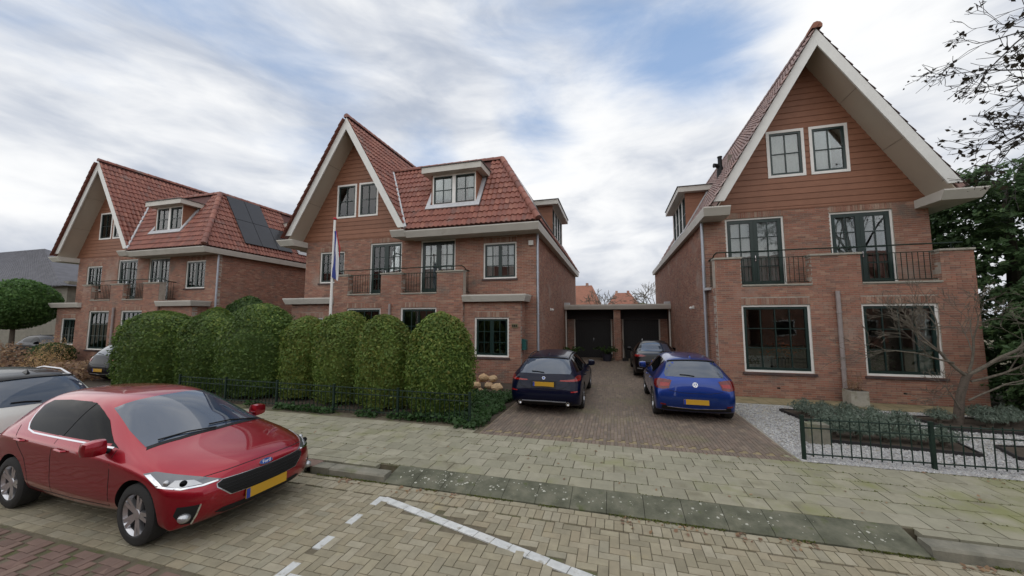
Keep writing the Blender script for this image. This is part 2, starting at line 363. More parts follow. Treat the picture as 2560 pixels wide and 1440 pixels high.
def window(parent, F, a0, a1, b0, b1, leaves=1, nx=2, nz=3, proud=False, panel=0, sill=True, fw=.055, curt=None, mats=('white_wood', 'green_paint'), sash=.065, handle=False, name='window'):
    """white outer frame (part) with dark sashes, glazing bars and panes as sub-parts"""
    c1 = .03 if proud else -.045; c0 = c1-.09; fr = MB()
    fr.fbox(F, a0, a1, b0, b0+fw, c0, c1).fbox(F, a0, a1, b1-fw, b1, c0, c1).fbox(F, a0, a0+fw, b0+fw, b1-fw, c0, c1).fbox(F, a1-fw, a1, b0+fw, b1-fw, c0, c1)
    if sill and not proud:
        pass
    w = fr.obj(name, mats[0], parent)
    if sill:
        sb = MB(); n = max(2, round((a1-a0+.1)/.11)); d = (a1-a0+.1)/n
        for i in range(n): sb.fbox(F, a0-.05+i*d+.002, a0-.05+(i+1)*d-.002, b0-.075, b0-.006, -.06, .045+random.uniform(-.002, .002))
        sb.obj('sill', 'brick_sill', w)
    ia0, ia1, ib0, ib1 = a0+fw, a1-fw, b0+fw, b1-fw; lw = (ia1-ia0)/leaves; sc0, sc1 = c0+.015, c1-.02
    for k in range(leaves):
        x0, x1 = ia0+k*lw+.002, ia0+(k+1)*lw-.002; st = MB(); bot = ib0+.002+panel
        st.fbox(F, x0, x1, ib0+.002, bot+sash, sc0, sc1).fbox(F, x0, x1, ib1-sash, ib1-.002, sc0, sc1).fbox(F, x0, x0+sash, bot+sash, ib1-sash, sc0, sc1).fbox(F, x1-sash, x1, bot+sash, ib1-sash, sc0, sc1)
        st.obj('sash', mats[1], w)
        gx0, gx1, gz0, gz1 = x0+sash, x1-sash, bot+sash, ib1-sash; pw, ph = (gx1-gx0)/nx, (gz1-gz0)/nz
        for i in range(1, nx): MB().fbox(F, gx0+i*pw-.014, gx0+i*pw+.014, gz0, gz1, sc0+.008, sc1-.006).obj('glazing_bar', mats[1], w)
        for i in range(1, nz): MB().fbox(F, gx0, gx1, gz0+i*ph-.014, gz0+i*ph+.014, sc0+.010, sc1-.008).obj('glazing_bar', mats[1], w)
        for i in range(nx):
            for j in range(nz): MB().fbox(F, gx0+i*pw+(.015 if i else 0), gx0+(i+1)*pw-(.015 if i < nx-1 else 0), gz0+j*ph+(.015 if j else 0), gz0+(j+1)*ph-(.015 if j < nz-1 else 0), sc0+.018, sc0+.021).obj('pane', 'glass', w)
    if handle: MB().fbox(F, (ia0+ia1)/2-.012, (ia0+ia1)/2+.012, b0+.95, b0+1.13, sc1, sc1+.045).obj('handle', 'chrome', w)
    for cspec in (curt or []):
        curtain(w, F, a0+cspec[0]*(a1-a0), a0+cspec[1]*(a1-a0), b0+.03+(cspec[3] if len(cspec) > 3 else 0)*(b1-b0), b1-.03, c0-.05, cspec[2] if len(cspec) > 2 else 'curtain')
    return w
def sweep2(inner, outer, prof, name, m, parent):
    b = MB(); k = len(inner); n = len(prof); vs = []
    for (xi, yi), (xo, yo) in zip(inner, outer):
        for t, z in prof: vs.append((xi+(xo-xi)*t, yi+(yo-yi)*t, z))
    fs = []
    for i in range(k-1):
        for j in range(n): fs.append((i*n+j, (i+1)*n+j, (i+1)*n+(j+1) % n, i*n+(j+1) % n))
    fs += [tuple(range(n)), tuple(range(k*n-1, (k-1)*n-1, -1))]
    b.add(vs, fs); return b.obj(name, m, parent)
def tile_mesh(m):
    cols = [(0, .002), (.13, .028), (.32, .043), (.52, .027), (.70, .0), (.86, -.006), (1.02, .002)]; p, l = .205, .40; vs = []
    for v, w0 in ((0, .050), (l, .004)): vs += [((u-.5)*p, v-.03, w0+h) for u, h in cols]
    vs += [((u-.5)*p, -.03, .012+h) for u, h in cols]; k = len(cols)
    fs = [(i, i+1, k+i+1, k+i) for i in range(k-1)]+[(2*k+i, 2*k+i+1, i+1, i) for i in range(k-1)]
    b = MB().add(vs, fs); return b
TILES = {}
def tiles(parent, o, eu, ev, inside, U, V, m='tile', nind=0, root=None):
    o, eu, ev = Vector(o), Vector(eu).normalized(), Vector(ev).normalized(); en = eu.cross(ev)
    if m not in TILES: b = tile_mesh(m); TILES[m] = (b, b.mesh('roof_tile', [m], True))
    b, me = TILES[m]; tv = np.array(b.v); items = []
    for r in range(int(V/.33)+1):
        for c in range(int((U[1]-U[0])/.2)+1):
            u, v = U[0]+c*.2+.1, r*.33
            if inside(u, v+.16): items.append((u, v))
    ind = set()
    if nind:
        sc = sorted([(vis(*(o+eu*u+ev*v+root.location)), i) for i, (u, v) in enumerate(items)], reverse=True); ind = {i for q, i in sc[:nind] if q > 0}
    st = MB(); A = np.array([eu, ev, en])
    for i, (u, v) in enumerate(items):
        jz = random.uniform(-.004, .004); ja = random.uniform(-.012, .012)
        if i in ind:
            t = link('roof_tile', me, parent); Mx = Matrix((eu, ev, en)).transposed().to_4x4(); Mx.translation = o+eu*u+ev*v+en*jz
            t.matrix_local = Mx @ Matrix.Rotation(ja, 4, 'Z')
        else:
            q = tv.copy(); q[:, 0] += ja*q[:, 1]; q += (u, v, jz)
            st.add([tuple(x) for x in (q @ A+np.array(o))], b.f)
    if st.v: st.obj('roof_tiles', m, parent, smooth=True, kind='stuff')
def ridge(parent, p0, p1, m='tile', r=.12, l=.38, up=.03):
    p0, p1 = Vector(p0), Vector(p1); d = p1-p0; n = max(1, round(d.length/l)); d /= n; a = d.normalized()
    side = a.cross(Vector((0, 0, 1))).normalized(); nz = side.cross(a)
    for i in range(n):
        b = MB(); vs = []
        for k, (t, rr) in enumerate(((-.02, r*1.06), (1.05, r*.94))):
            for j in range(7):
                th = math.pi*(j/6*1.24-.12); vs.append(tuple(p0+d*(i+t)+side*math.cos(th)*rr+nz*(math.sin(th)*rr+up)))
        b.add(vs, [(j, j+1, 8+j, 7+j) for j in range(6)]+[tuple(range(6, -1, -1)), tuple(range(7, 14))]); b.obj('ridge_tile', m, parent, smooth=True)
K = 1.69; TH = math.atan(K); CT, ST = math.cos(TH), math.sin(TH)
def slab(parent, name, pts, n, t, m):       # flat polygon given by 3D points, thickness t below it
    n = Vector(n).normalized(); b = MB(); k = len(pts); lo = [tuple(Vector(p)-n*t) for p in pts]
    b.add([tuple(p) for p in pts]+lo, [tuple(range(k)), tuple(range(2*k-1, k-1, -1))]+[((i+1) % k, i, k+i, k+(i+1) % k) for i in range(k)])
    return b.obj(name, m, parent)
def gable(parent, xc, half, yF, zE, wins, tm, board='beige_paint', depth=0.0, rh=0.19375, zwin=6.95, zb=5.95):
    """front gable: barge boards, soffit panels, cladding boards and the two top windows"""
    zR = zE+K*half; F = FRONT(yF); pw = .27/CT
    for s in (-1, 1):
        zt = zE+.10; xo = xc+s*(zR-zt)/K; xi = xc+s*(zR-pw-zt)/K
        poly = [(xo, zt), (xi, zt), (xc, zR-pw), (xc, zR)]
        if s > 0: poly = poly[::-1]
        MB().prism(F, poly, -.05, 0).obj('barge_board', 'white_paint', parent)
        n = Vector((-s*ST, 0, -CT)); tot = half/CT-.25                 # soffit panels, seen from below
        for k in range(3):
            q0, q1 = tot*k/3+.006, tot*(k+1)/3-.006; pts = []
            for q, y in ((q0, yF+.05), (q1, yF+.05), (q1, depth+.05), (q0, depth+.05)):
                x = xc+s*(half-.0-q*CT); z = zE+q*ST; pts.append((x-s*ST*.2, y, z-CT*.2))
            slab(parent, 'soffit_panel', pts if s < 0 else pts[::-1], n, .02, 'soffit')
    top = zR-.2/CT; FW = FRONT(depth)
    g = MB().prism(FRONT(depth+.14), [(xc-(top-zb)/K, zb), (xc+(top-zb)/K, zb), (xc, top)], -.03, 0)
    z0 = zwin-math.ceil((zwin-zb)/rh)*rh; bs = []
    cl = MB().fbox(FW, xc-(top-zb)/K, xc+(top-zb)/K, zb-.03, zb, -.10, .015).obj('cladding', 'cladding', parent)
    while z0 < top-.05:
        za, zz = max(z0, zb), min(z0+rh, top-.01); segs = [(-9e9, 9e9)]
        for w in wins:
            if zz > w[1]-.0 and za < w[3]+.0: segs = holes_cut(segs, w[0]-.01, w[2]+.01)
        for a, b in segs:
            la, lb = xc-(top-za)/K, xc+(top-za)/K; ta, tb = xc-(top-zz)/K, xc+(top-zz)/K
            q = [(max(la, a), za), (min(lb, b), za), (min(max(tb, a), b), zz), (max(min(ta, b), a), zz)]
            if q[1][0]-q[0][0] < .03: continue
            vs = [FW.p(q[0][0], za, .022), FW.p(q[1][0], za, .022), FW.p(q[2][0], zz+.012, .002), FW.p(q[3][0], zz+.012, .002)]
            vb = [FW.p(x, z, -.12) for x, z in q]
            MB().add(vs+vb, [(0, 1, 2, 3), (7, 6, 5, 4), (0, 4, 5, 1), (1, 5, 6, 2), (2, 6, 7, 3), (3, 7, 4, 0)]).obj('cladding_board', 'cladding', cl)
        z0 += rh
    return zR
def balustrade(parent, F, a0, a1, b0, b1, c, pitch=.125):
    o = MB().tube([F.p(a0, b1, c), F.p(a1, b1, c)], .012, 6).tube([F.p(a0, b0+.08, c), F.p(a1, b0+.08, c)], .012, 6).obj('balustrade', 'rail_green', parent)
    n = max(2, round((a1-a0)/pitch)); me = MB().tube([F.p(0, b0+.08, c), F.p(0, b1, c)], .009, 6).mesh('bar', ['rail_green'])
    for i in range(1, n):
        q = link('bar', me, o); q.location = F.u*(a0+(a1-a0)*i/n)
    return o
def downpipe(parent, p, z0, z1, m='zinc', r=.045):
    b = MB().tube([(p[0], p[1], z0), (p[0], p[1], z1)], r, 10)
    for z in np.arange(z0+.9, z1, 1.6): b.tube([(p[0], p[1], z), (p[0], p[1], z+.05)], r*1.25, 10)
    return b.obj('downpipe', m, parent, smooth=True)
def dormer(parent, F, a0, a1, z0, z1, depth, ov=.28, tm='tile', nwin=2, roofz=.27, cheek_run=None):
    """flat roofed dormer whose window wall stands in frame F (a across, c outwards)"""
    d = MB().fbox(F, a0-.32, a1+.32, z1, z1+roofz-.03, -depth, ov+.05).obj('dormer', 'beige_paint', parent)
    MB().fbox(F, a0-.36, a1+.36, z1+roofz-.028, z1+roofz, -depth-.02, ov+.09).obj('roof_edge', 'roof_felt', d)
    for s, a in ((-1, a0), (1, a1)):
        rh = .19; z = z0
        for k in range(int((z1-z0)/rh)+1):
            za, zz = z0+k*rh, min(z0+(k+1)*rh, z1)
            if zz-za < .02: continue
            run = (za-z0)/K+.5
            q0, q1 = (a-.03, a+.02) if s < 0 else (a-.02, a+.03)
            MB().fbox(F, q0, q1, za+.003, zz-.003, -run-.3, -.01).obj('cladding_board', 'cladding', d)
    w = (a1-a0)/nwin
    MB().fbox(F, a0-.05, a1+.05, z0-.06, z0-.004, -.1, .04).obj('sill', 'white_wood', d)
    for k in range(nwin): window(d, Fr(F.p(0, 0, -.05), F.u, F.n), a0+k*w+.003, a0+(k+1)*w-.003, z0, z1-.003, 1, 2, 2, True, sill=False, fw=.07, sash=.05, curt=[(.0, 1, 'voile')] if k % 2 == 0 else [(.6, 1, 'voile')])
    lead = MB()                                                    # lead flashing lying on the slope around the opening
    def sl(a, q): z = z0-.06+q*ST; return F.p(a, z+CT*.055, -(q*CT)+.085+ST*.055)
    def strip(aa, ab, qa, qb):
        pts = [sl(aa, qa), sl(ab, qa), sl(ab, qb), sl(aa, qb)]; nn = F.n*ST+F.z*CT; lo = [tuple(Vector(p)-nn*.05) for p in pts]
        lead.add(pts+lo, [(0, 1, 2, 3), (7, 6, 5, 4), (0, 4, 5, 1), (1, 5, 6, 2), (2, 6, 7, 3), (3, 7, 4, 0)])
    tot = (z1-z0)/ST; strip(a0-.2, a1+.2, -.16, .06); strip(a0-.2, a0-.035, .062, tot); strip(a1+.035, a1+.2, .062, tot)
    lead.obj('flashing', 'lead', d)
    return d

# ------------------------------------------------------------------ ground, road, pavement, driveway (the setting)
def struct(name, mb, m): return mb.obj(name, m, None, kind='structure')
GZ = .10
struct('ground', MB().box(-400, 400, -300, 700, -.5, -.10), 'ground')
struct('street', MB().box(-60, 60, -6, 4.885, -.098, -.014), 'joint')
road = COL.objects['street']
def paver(w, l, h, ch=.005, d=.003):     # chamfered stone, top at z=0
    a, b = w/2, l/2; return ([(-a, -b, -h), (a, -b, -h), (a, b, -h), (-a, b, -h), (-a, -b, -d), (a, -b, -d), (a, b, -d), (-a, b, -d), (-a+ch, -b+ch, 0), (a-ch, -b+ch, 0), (a-ch, b-ch, 0), (-a+ch, b-ch, 0)],
            [(8, 9, 10, 11)]+[(i, (i+1) % 4, 4+(i+1) % 4, 4+i) for i in range(4)]+[(4+i, 4+(i+1) % 4, 8+(i+1) % 4, 8+i) for i in range(4)])
def pave(parent, name, plural, items, m, nind, h=.06, jz=.002, jr=.008):
    """items (x, y, z, w, l): the nearest whole stones in view become objects, the others one joined part"""
    sc = sorted([(vis(i[0], i[1], i[2]), k) for k, i in enumerate(items)], reverse=True); ind = {k for v, k in sc[:nind] if v > 0}
    cache = {}; st = MB(); ml = m if isinstance(m, list) else [m]
    for k, it in enumerate(items):
        x, y, z, w, l = it[:5]; mi = it[5] if len(it) > 5 else 0; rot = it[6] if len(it) > 6 else 0
        z += random.uniform(-jz, jz); a = rot+random.uniform(-jr, jr); tx, ty = random.uniform(-.006, .006), random.uniform(-.006, .006)
        if k in ind:
            key = (round(w, 3), round(l, 3), mi)
            if key not in cache: v, f = paver(w, l, h); cache[key] = MB().add(v, f).mesh(name, [ml[mi]])
            o = link(name, cache[key], parent); o.location = (x, y, z); o.rotation_euler = (tx, ty, a)
        else:
            v, f = paver(w, l, h); c, s = math.cos(a), math.sin(a)
            st.add([(x+p[0]*c-p[1]*s, y+p[0]*s+p[1]*c, z+p[2]-p[0]*ty+p[1]*tx) for p in v], f, mi)
    if st.v: st.obj(plural, ml, parent, kind='stuff')
# parking bay: herringbone bricks, border courses and white blocks
P = .105
items = []; X0, X1, Y0, Y1 = -12.5, 4.6, .4, 4.57
line = ((-3.06, 4.50), (.60, 3.44))      # slanting row of white blocks
ld = Vector((line[1][0]-line[0][0], line[1][1]-line[0][1])); ll = ld.length; ld /= ll; ln = Vector((-ld.y, ld.x))
def near_line(x, y):
    q = Vector((x-line[0][0], y-line[0][1])); t = q.dot(ld); return -.05 < t < ll+.1 and abs(q.dot(ln)) < .085
for i in range(int(X0/P), int(X1/P)):
    for j in range(int(Y0/P), int(Y1/P)+1):
        m = (i-j) % 4; x, y = i*P, j*P+.02
        if m == 0: it = (x+P, y+P/2, 0, 2*P-.007, P-.007)
        elif m == 2: it = (x+P/2, y, 0, P-.007, 2*P-.007)
        else: continue
        lo_, hi_ = it[1]-it[4]/2, it[1]+it[4]/2; bl = 2.963 if it[0] < -2.9 else .5
        if hi_ > 4.558: hi_ = 4.558
        if lo_ < bl: lo_ = bl
        if hi_-lo_ < .03: continue
        it = (it[0], (lo_+hi_)/2, 0, it[3], hi_-lo_)
        dash = abs(it[0]+3.09) < .06 and m == 2 and any(abs(it[1]-d) < .105 for d in (4.42, 3.96, 3.48, 3.02))
        if near_line(it[0], it[1]): continue
        if dash: continue
        items.append(it)
bay = tag(MB().box(-12.6, 4.7, 2.80, 4.884, -.0138, -.0128).obj('parking_bay', 'joint', None), None, None, kind='structure')
for k in range(int((X1-X0)/.21)): items.append((X0+k*.21+.1, 4.825, .004, .203, .098))
for k in range(int((X1-X0)/P)): items.append((X0+k*P, 4.665, .002, P-.007, .20))
for k in range(int(9.5/.21)):
    items.append((-12.4+k*.21+.1, 2.905, 0, .203, .098)); items.append((-12.4+k*.21, 2.80, 0, .203, .098))
pave(bay, 'paving_brick', 'paving_bricks', items, 'parking_brick', 300)
n = int(ll/.215); wb = []
for k in range(n): q = Vector(line[0])+ld*(k+.5)*(ll/n); wb.append((q.x, q.y, .002, ll/n-.008, .115, 0, math.atan2(ld.y, ld.x)))
for d in (4.42, 3.96, 3.48, 3.02): wb.append((-3.09, d, .003, .098, .225))
for k in range(14): wb.append((-2.92+k*.22, 2.94, .004, .21, .10))
pave(bay, 'white_block', 'white_blocks', wb, 'white_block', 300, jr=.004)
items = []
for i in range(-130, 40):
    for j in range(-6, 28):
        m = (i+j) % 4; x, y = i*.1, j*.1
        it = (x+.1, y+.05, -.002, .193, .093) if m == 0 else (x+.05, y+.1, -.002, .093, .193) if m == 1 else None
        if it and it[1] < (2.70 if it[0] < -2.9 else .45) and it[1] > -.4: items.append(it)
pave(road, 'road_brick', 'road_bricks', items, 'road_brick', 150)
# pavement with kerb stones and the sloping crossover stones
side = tag(MB().box(-40, 30, 5.30, 12.9, -.097, GZ-.012).obj('pavement', 'joint', None), None, None, kind='structure')
items = []
for r in range(7):
    for k in range(-52, 34):
        x, y = k*.31+(.155 if r % 2 else 0)+.1, 5.48+r*.31
        if y > 7.16 and -2.75 < x < 2.85: continue
        if y < 5.4: continue
        items.append((x, y, GZ, .299, .299))
for k in range(-52, 34):
    x = k*.31+.2
    if r % 2 and abs(x) < 0: continue
    items.append((x, 5.475-.228 if not (-3.6 < x < 3.0) else -99, GZ, .302, .14)) if not (-3.6 < x < 3.0) else None
pave(side, 'paving_tile', 'paving_tiles', items, 'paving_tile', 300, jz=.003)
kerb = tag(MB().box(-40, 30, 4.89, 5.302, -.097, -.02).obj('kerb', 'joint', None), None, None, kind='structure')
for k in range(14):                        # crossover stones: low front lip, sloping top
    x = -3.33+k*.455; b = MB(); w = .449
    b.prism(Fr((x, 0, 0), (0, 1, 0), (1, 0, 0)), [(4.892, -.05), (5.318, -.05), (5.318, GZ), (4.93, .03), (4.892, .012)], 0, w)
    b.obj('crossover_stone', 'ramp', kerb)
li = MB()
for i in range(230):
    x, y = random.uniform(-3.2, 2.9), random.betavariate(1.5, 1.5)*.36+4.94
    if random.random() < .3: x = random.gauss(-2.4, .5)
    z = .03+(y-4.93)*(GZ-.03)/.388+.001; r = random.choice([.004, .006, .008, .012, .019])
    n = 7; vs = [(x+r*random.uniform(.6, 1.2)*math.cos(t*2*math.pi/n), y+r*random.uniform(.6, 1.2)*math.sin(t*2*math.pi/n), 0) for t in range(n)]
    vs = [(a, b2, .03+(b2-4.93)*(GZ-.03)/.388+.0012) for a, b2, _ in vs]; li.add(vs, [tuple(range(n))])
li.obj('lichen', 'lichen', kerb, kind='stuff')
for x0, n, sgn in ((-3.34, 11, -1), (3.05, 8, 1)):
    for k in range(n):
        w = .99; xa = x0+sgn*k*1.0; xb = xa+sgn*w; lo, hi = min(xa, xb), max(xa, xb)
        if sgn < 0 and k == 0: pass
        if sgn < 0 and k == 1:                  # gully opening in the kerb face
            MB().box(lo, lo+.28, 4.9, 5.10, -.05, GZ+.003).box(hi-.30, hi, 4.9, 5.10, -.05, GZ+.003).obj('kerb_stone', 'kerb_stone', kerb)
            g = tag(thing('gully', 'brown iron gully lid set in the kerb in front of the red car', 'drain', ((lo+hi)/2, 5, 0)), None, None)
            MB().box(-.21, .21, -.09, .14, .085, GZ+.006).obj('lid', 'road_brick', g); MB().box(-.21, .21, -.02, .14, -.05, .084).obj('mouth', 'seam', g)
            [MB().box(q-.022, q+.022, -.095, -.021, -.01, .084).obj('grate_bar', 'ramp', g) for q in (-.185, 0, .185)]
        else:
            b = MB().prism(Fr((lo, 0, 0), (0, 1, 0), (1, 0, 0)), [(4.892, -.05), (5.10, -.05), (5.10, GZ+.003), (4.93, GZ+.003), (4.905, GZ-.02)], 0, hi-lo)
            b.obj('kerb_stone', 'kerb_stone', kerb)
for s, x in ((-1, -3.335), (1, 3.045)):         # end pieces beside the crossover
    b = MB(); xa, xb = (x-.001, x+.0) if s < 0 else (x, x+.001)
def litter(name, pts, size, m, asp):           # flat scraps lying on the ground, built below with the plants
    LIT.append((name, pts, size, m, asp))
LIT = []
n = 420; x = RNG.uniform(-9, 4.5, n); y = 4.86-np.abs(RNG.normal(0, .10, n)); litter('fallen_leaves', np.stack([x, y, np.full(n, .012)], -1)[(np.sin(x*1.7)+np.sin(x*4.3)) > .1], .06, 'leaf_dead', .6)
n = 260; x = RNG.uniform(-9, 6, n); y = RNG.uniform(5.4, 7.2, n); litter('fallen_leaves', np.stack([x, y, np.full(n, GZ+.008)], -1)[:110], .05, 'leaf_dead', .6)
n = 3600; x = RNG.uniform(-9, 5, n); y = 4.882-np.abs(RNG.normal(0, .018, n)); k = (np.sin(x*2.9)+np.sin(x*7.1+1)) > -.1; litter('moss', np.stack([x, y, .004+RNG.random(n)*.014], -1)[k], .022, 'leaf_moss', .9)
n = 5000; x = RNG.uniform(-9.5, 6.5, n); r_ = RNG.integers(0, 7, n); y = 5.48-.155+r_*.31+RNG.normal(0, .006, n); k = (np.sin(x*3.1+r_*2)+np.sin(x*1.3+r_)+r_*.22) > .9; litter('moss', np.stack([x, y, GZ-.006+RNG.random(n)*.010], -1)[k], .02, 'leaf_moss', .9)
# driveway between the houses
drive = tag(MB().box(-2.72, 2.86, 7.16, 25, GZ-.011, GZ-.009).obj('driveway', 'moss_paving', None), None, None, kind='structure')
items = []
for k in range(int(5.6/.068)): items.append((-2.70+k*.068+.03, 7.27, GZ+.003, .061, .20))
for r in range(90):
    y = 7.42+r*.205
    if y > 24: break
for i in range(int(5.6/.068)):
    off = (i % 3)*.07
    for j in range(int(17/.21)):
        x, y = -2.70+i*.068+.03, 7.49+j*.21+off
        items.append((x, y, GZ+.003, .061, .203))
pave(drive, 'driveway_brick', 'driveway_bricks', items, 'drive_brick', 300, h=.014, jr=.01)
struct('garden_soil', MB().box(-40, -2.73, 7.9, 13.5, GZ-.011, GZ-.004), 'soil')
path = tag(MB().box(2.87, 12, 11.75, 13.6, GZ-.011, GZ-.003).obj('garden_path', 'joint', None), None, None, kind='structure')
pave(path, 'paving_tile', 'paving_tiles', [(2.95+i*.31+.1, 11.92+j*.31, GZ+.003, .302, .302) for i in range(22) for j in range(3)], 'moss_paving', 70)
struct('gravel_bed', MB().box(2.87, 11, 7.16, 11.74, GZ-.011, GZ-.005), 'concrete')

# ------------------------------------------------------------------ the brick houses
def house_interior(parent, W, back, b_floor=3.12):
    MB().box(.26, W-.26, 2.6, 2.66, .02, 5.9).obj('room_wall', 'interior', parent)
    MB().box(.255, W-.255, -.45, 2.59, .02, .08).obj('floor', 'room_floor', parent)
    MB().box(.255, W-.255, .255, 2.59, 2.92, 3.12).obj('storey_floor', 'interior', parent)
    MB().box(.255, W-.255, .255, 2.59, 5.72, 5.88).obj('ceiling', 'interior', parent)
def bay_front(h, x0, x1, yb, wins, pil, sillz, topz, nind, lv=1, curt=None, rail_sides=(), mats_pipe=None):
    """projecting ground floor bay with the balcony parapet on top"""
    ops = [(pil[i][1], sillz, pil[i+1][0], topz+.01) for i in range(len(pil)-1)]
    holes = wins+ops
    wall(h, 'bay_wall', FRONT(yb), x1, topz, holes, [(w[0], w[3], w[2], w[3]+.21) for w in wins], .30, nind, h, a0=x0, vent=[((w[0]+w[2])/2-.08, (w[0]+w[2])/2+.0, .27, .31) for w in wins])
    for F, a, b in ((RIGHT(x1), yb+.013, -.001), (LEFT(x0), .001, -yb-.013)):
        wall(h, 'bay_side_wall', F, b, sillz-.02, a0=a, thick=.2)
    for i, p in enumerate(pil):
        if i < len(pil)-1: wall(h, 'pillar_side', RIGHT(p[1]+.001), yb+.30, topz-.002, a0=yb+.012, b0=sillz+.05, thick=.0095)
        if i > 0: wall(h, 'pillar_side', LEFT(p[0]-.001), -yb-.012, topz-.002, a0=-yb-.30, b0=sillz+.05, thick=.0095)
        MB().box(p[0]-.03, p[1]+.03, yb-.04, yb+.33, topz+.002, topz+.055).obj('coping', 'concrete', h)
    for o in ops:
        MB().box(o[0]+.002, o[2]-.002, yb-.035, yb+.31, sillz+.001, sillz+.045).obj('coping', 'concrete', h)
        balustrade(h, FRONT(yb+.15), o[0], o[2], sillz+.03, topz+.02, 0)
    MB().box(x0+.21, x1-.21, yb+.31, -.002, sillz-.22, sillz-.06).obj('balcony_floor', 'concrete', h)
    for i, w in enumerate(wins):
        window(h, FRONT(yb), *[w[k] for k in (0, 2, 1, 3)], 1, 4, 3, sash=.075, fw=.06, curt=(curt or {}).get(i))
    hz = topz+.24; pts = [(pil[0][0]+.1, yb+.15, hz), (pil[-1][1]-.1, yb+.15, hz)]
    b = MB().tube(pts, .02, 8)
    for p in pil: b.tube([((p[0]+p[1])/2, yb+.15, topz+.05), ((p[0]+p[1])/2, yb+.15, hz)], .012, 6)
    for s in rail_sides:
        xs = pil[0][0]+.06 if s < 0 else pil[-1][1]-.06
        xe = pil[0][0]+.1 if s < 0 else pil[-1][1]-.1
        b.tube([(xe, yb+.15, hz), (xs, yb+.3, hz-.05), (xs, yb+.45, hz-.12), (xs, -.02, hz-.12)], .02, 8)
    b.obj('handrail', 'rail_green', h, smooth=True)
    for s in rail_sides:
        xs = pil[0][0]+.06 if s < 0 else pil[-1][1]-.06
        balustrade(h, RIGHT(xs), yb+.33, -.02, sillz, topz+.1, 0)
def low_box(h, x0, x1, yb, win, right):
    wall(h, 'side_bay_wall', FRONT(yb), x1, 3.0, [win] if win else [], [(win[0], win[3], win[2], win[3]+.21)] if win else [], .25, 60 if right else 0, h, a0=x0)
    if right:
        wall(h, 'side_bay_wall', RIGHT(x1), -.001, 3.0, a0=yb+.013, thick=.2)
        sweep2([(x0, yb), (x1, yb), (x1, -.002)], [(x0, yb-.26), (x1+.26, yb-.26), (x1+.26, -.002)], [(0, 2.99), (.7, 2.99), (1, 3.2), (1, 3.25), (-.5, 3.25), (-.5, 2.99)], 'fascia', 'beige_paint', h)
    else:
        wall(h, 'side_bay_wall', LEFT(x0), -yb-.013, 3.0, a0=.001, thick=.2)
        sweep2([(x0, -.002), (x0, yb), (x1, yb)], [(x0-.26, -.002), (x0-.26, yb-.26), (x1, yb-.26)], [(0, 2.99), (.7, 2.99), (1, 3.2), (1, 3.25), (-.5, 3.25), (-.5, 2.99)], 'fascia', 'beige_paint', h)
    MB().box(x0+.02, x1-.02, yb+.05, -.003, 3.01, 3.2).obj('side_bay_roof', 'roof_felt', h)
    if win: window(h, FRONT(yb), win[0], win[2], win[1], win[3], 2, 2, 3, sash=.07, fw=.06)
GP = lambda d=0: [(0, 5.66+d), (.86, 5.64+d), (1, 5.87+d), (1, 5.91+d), (0, 5.91+d)]
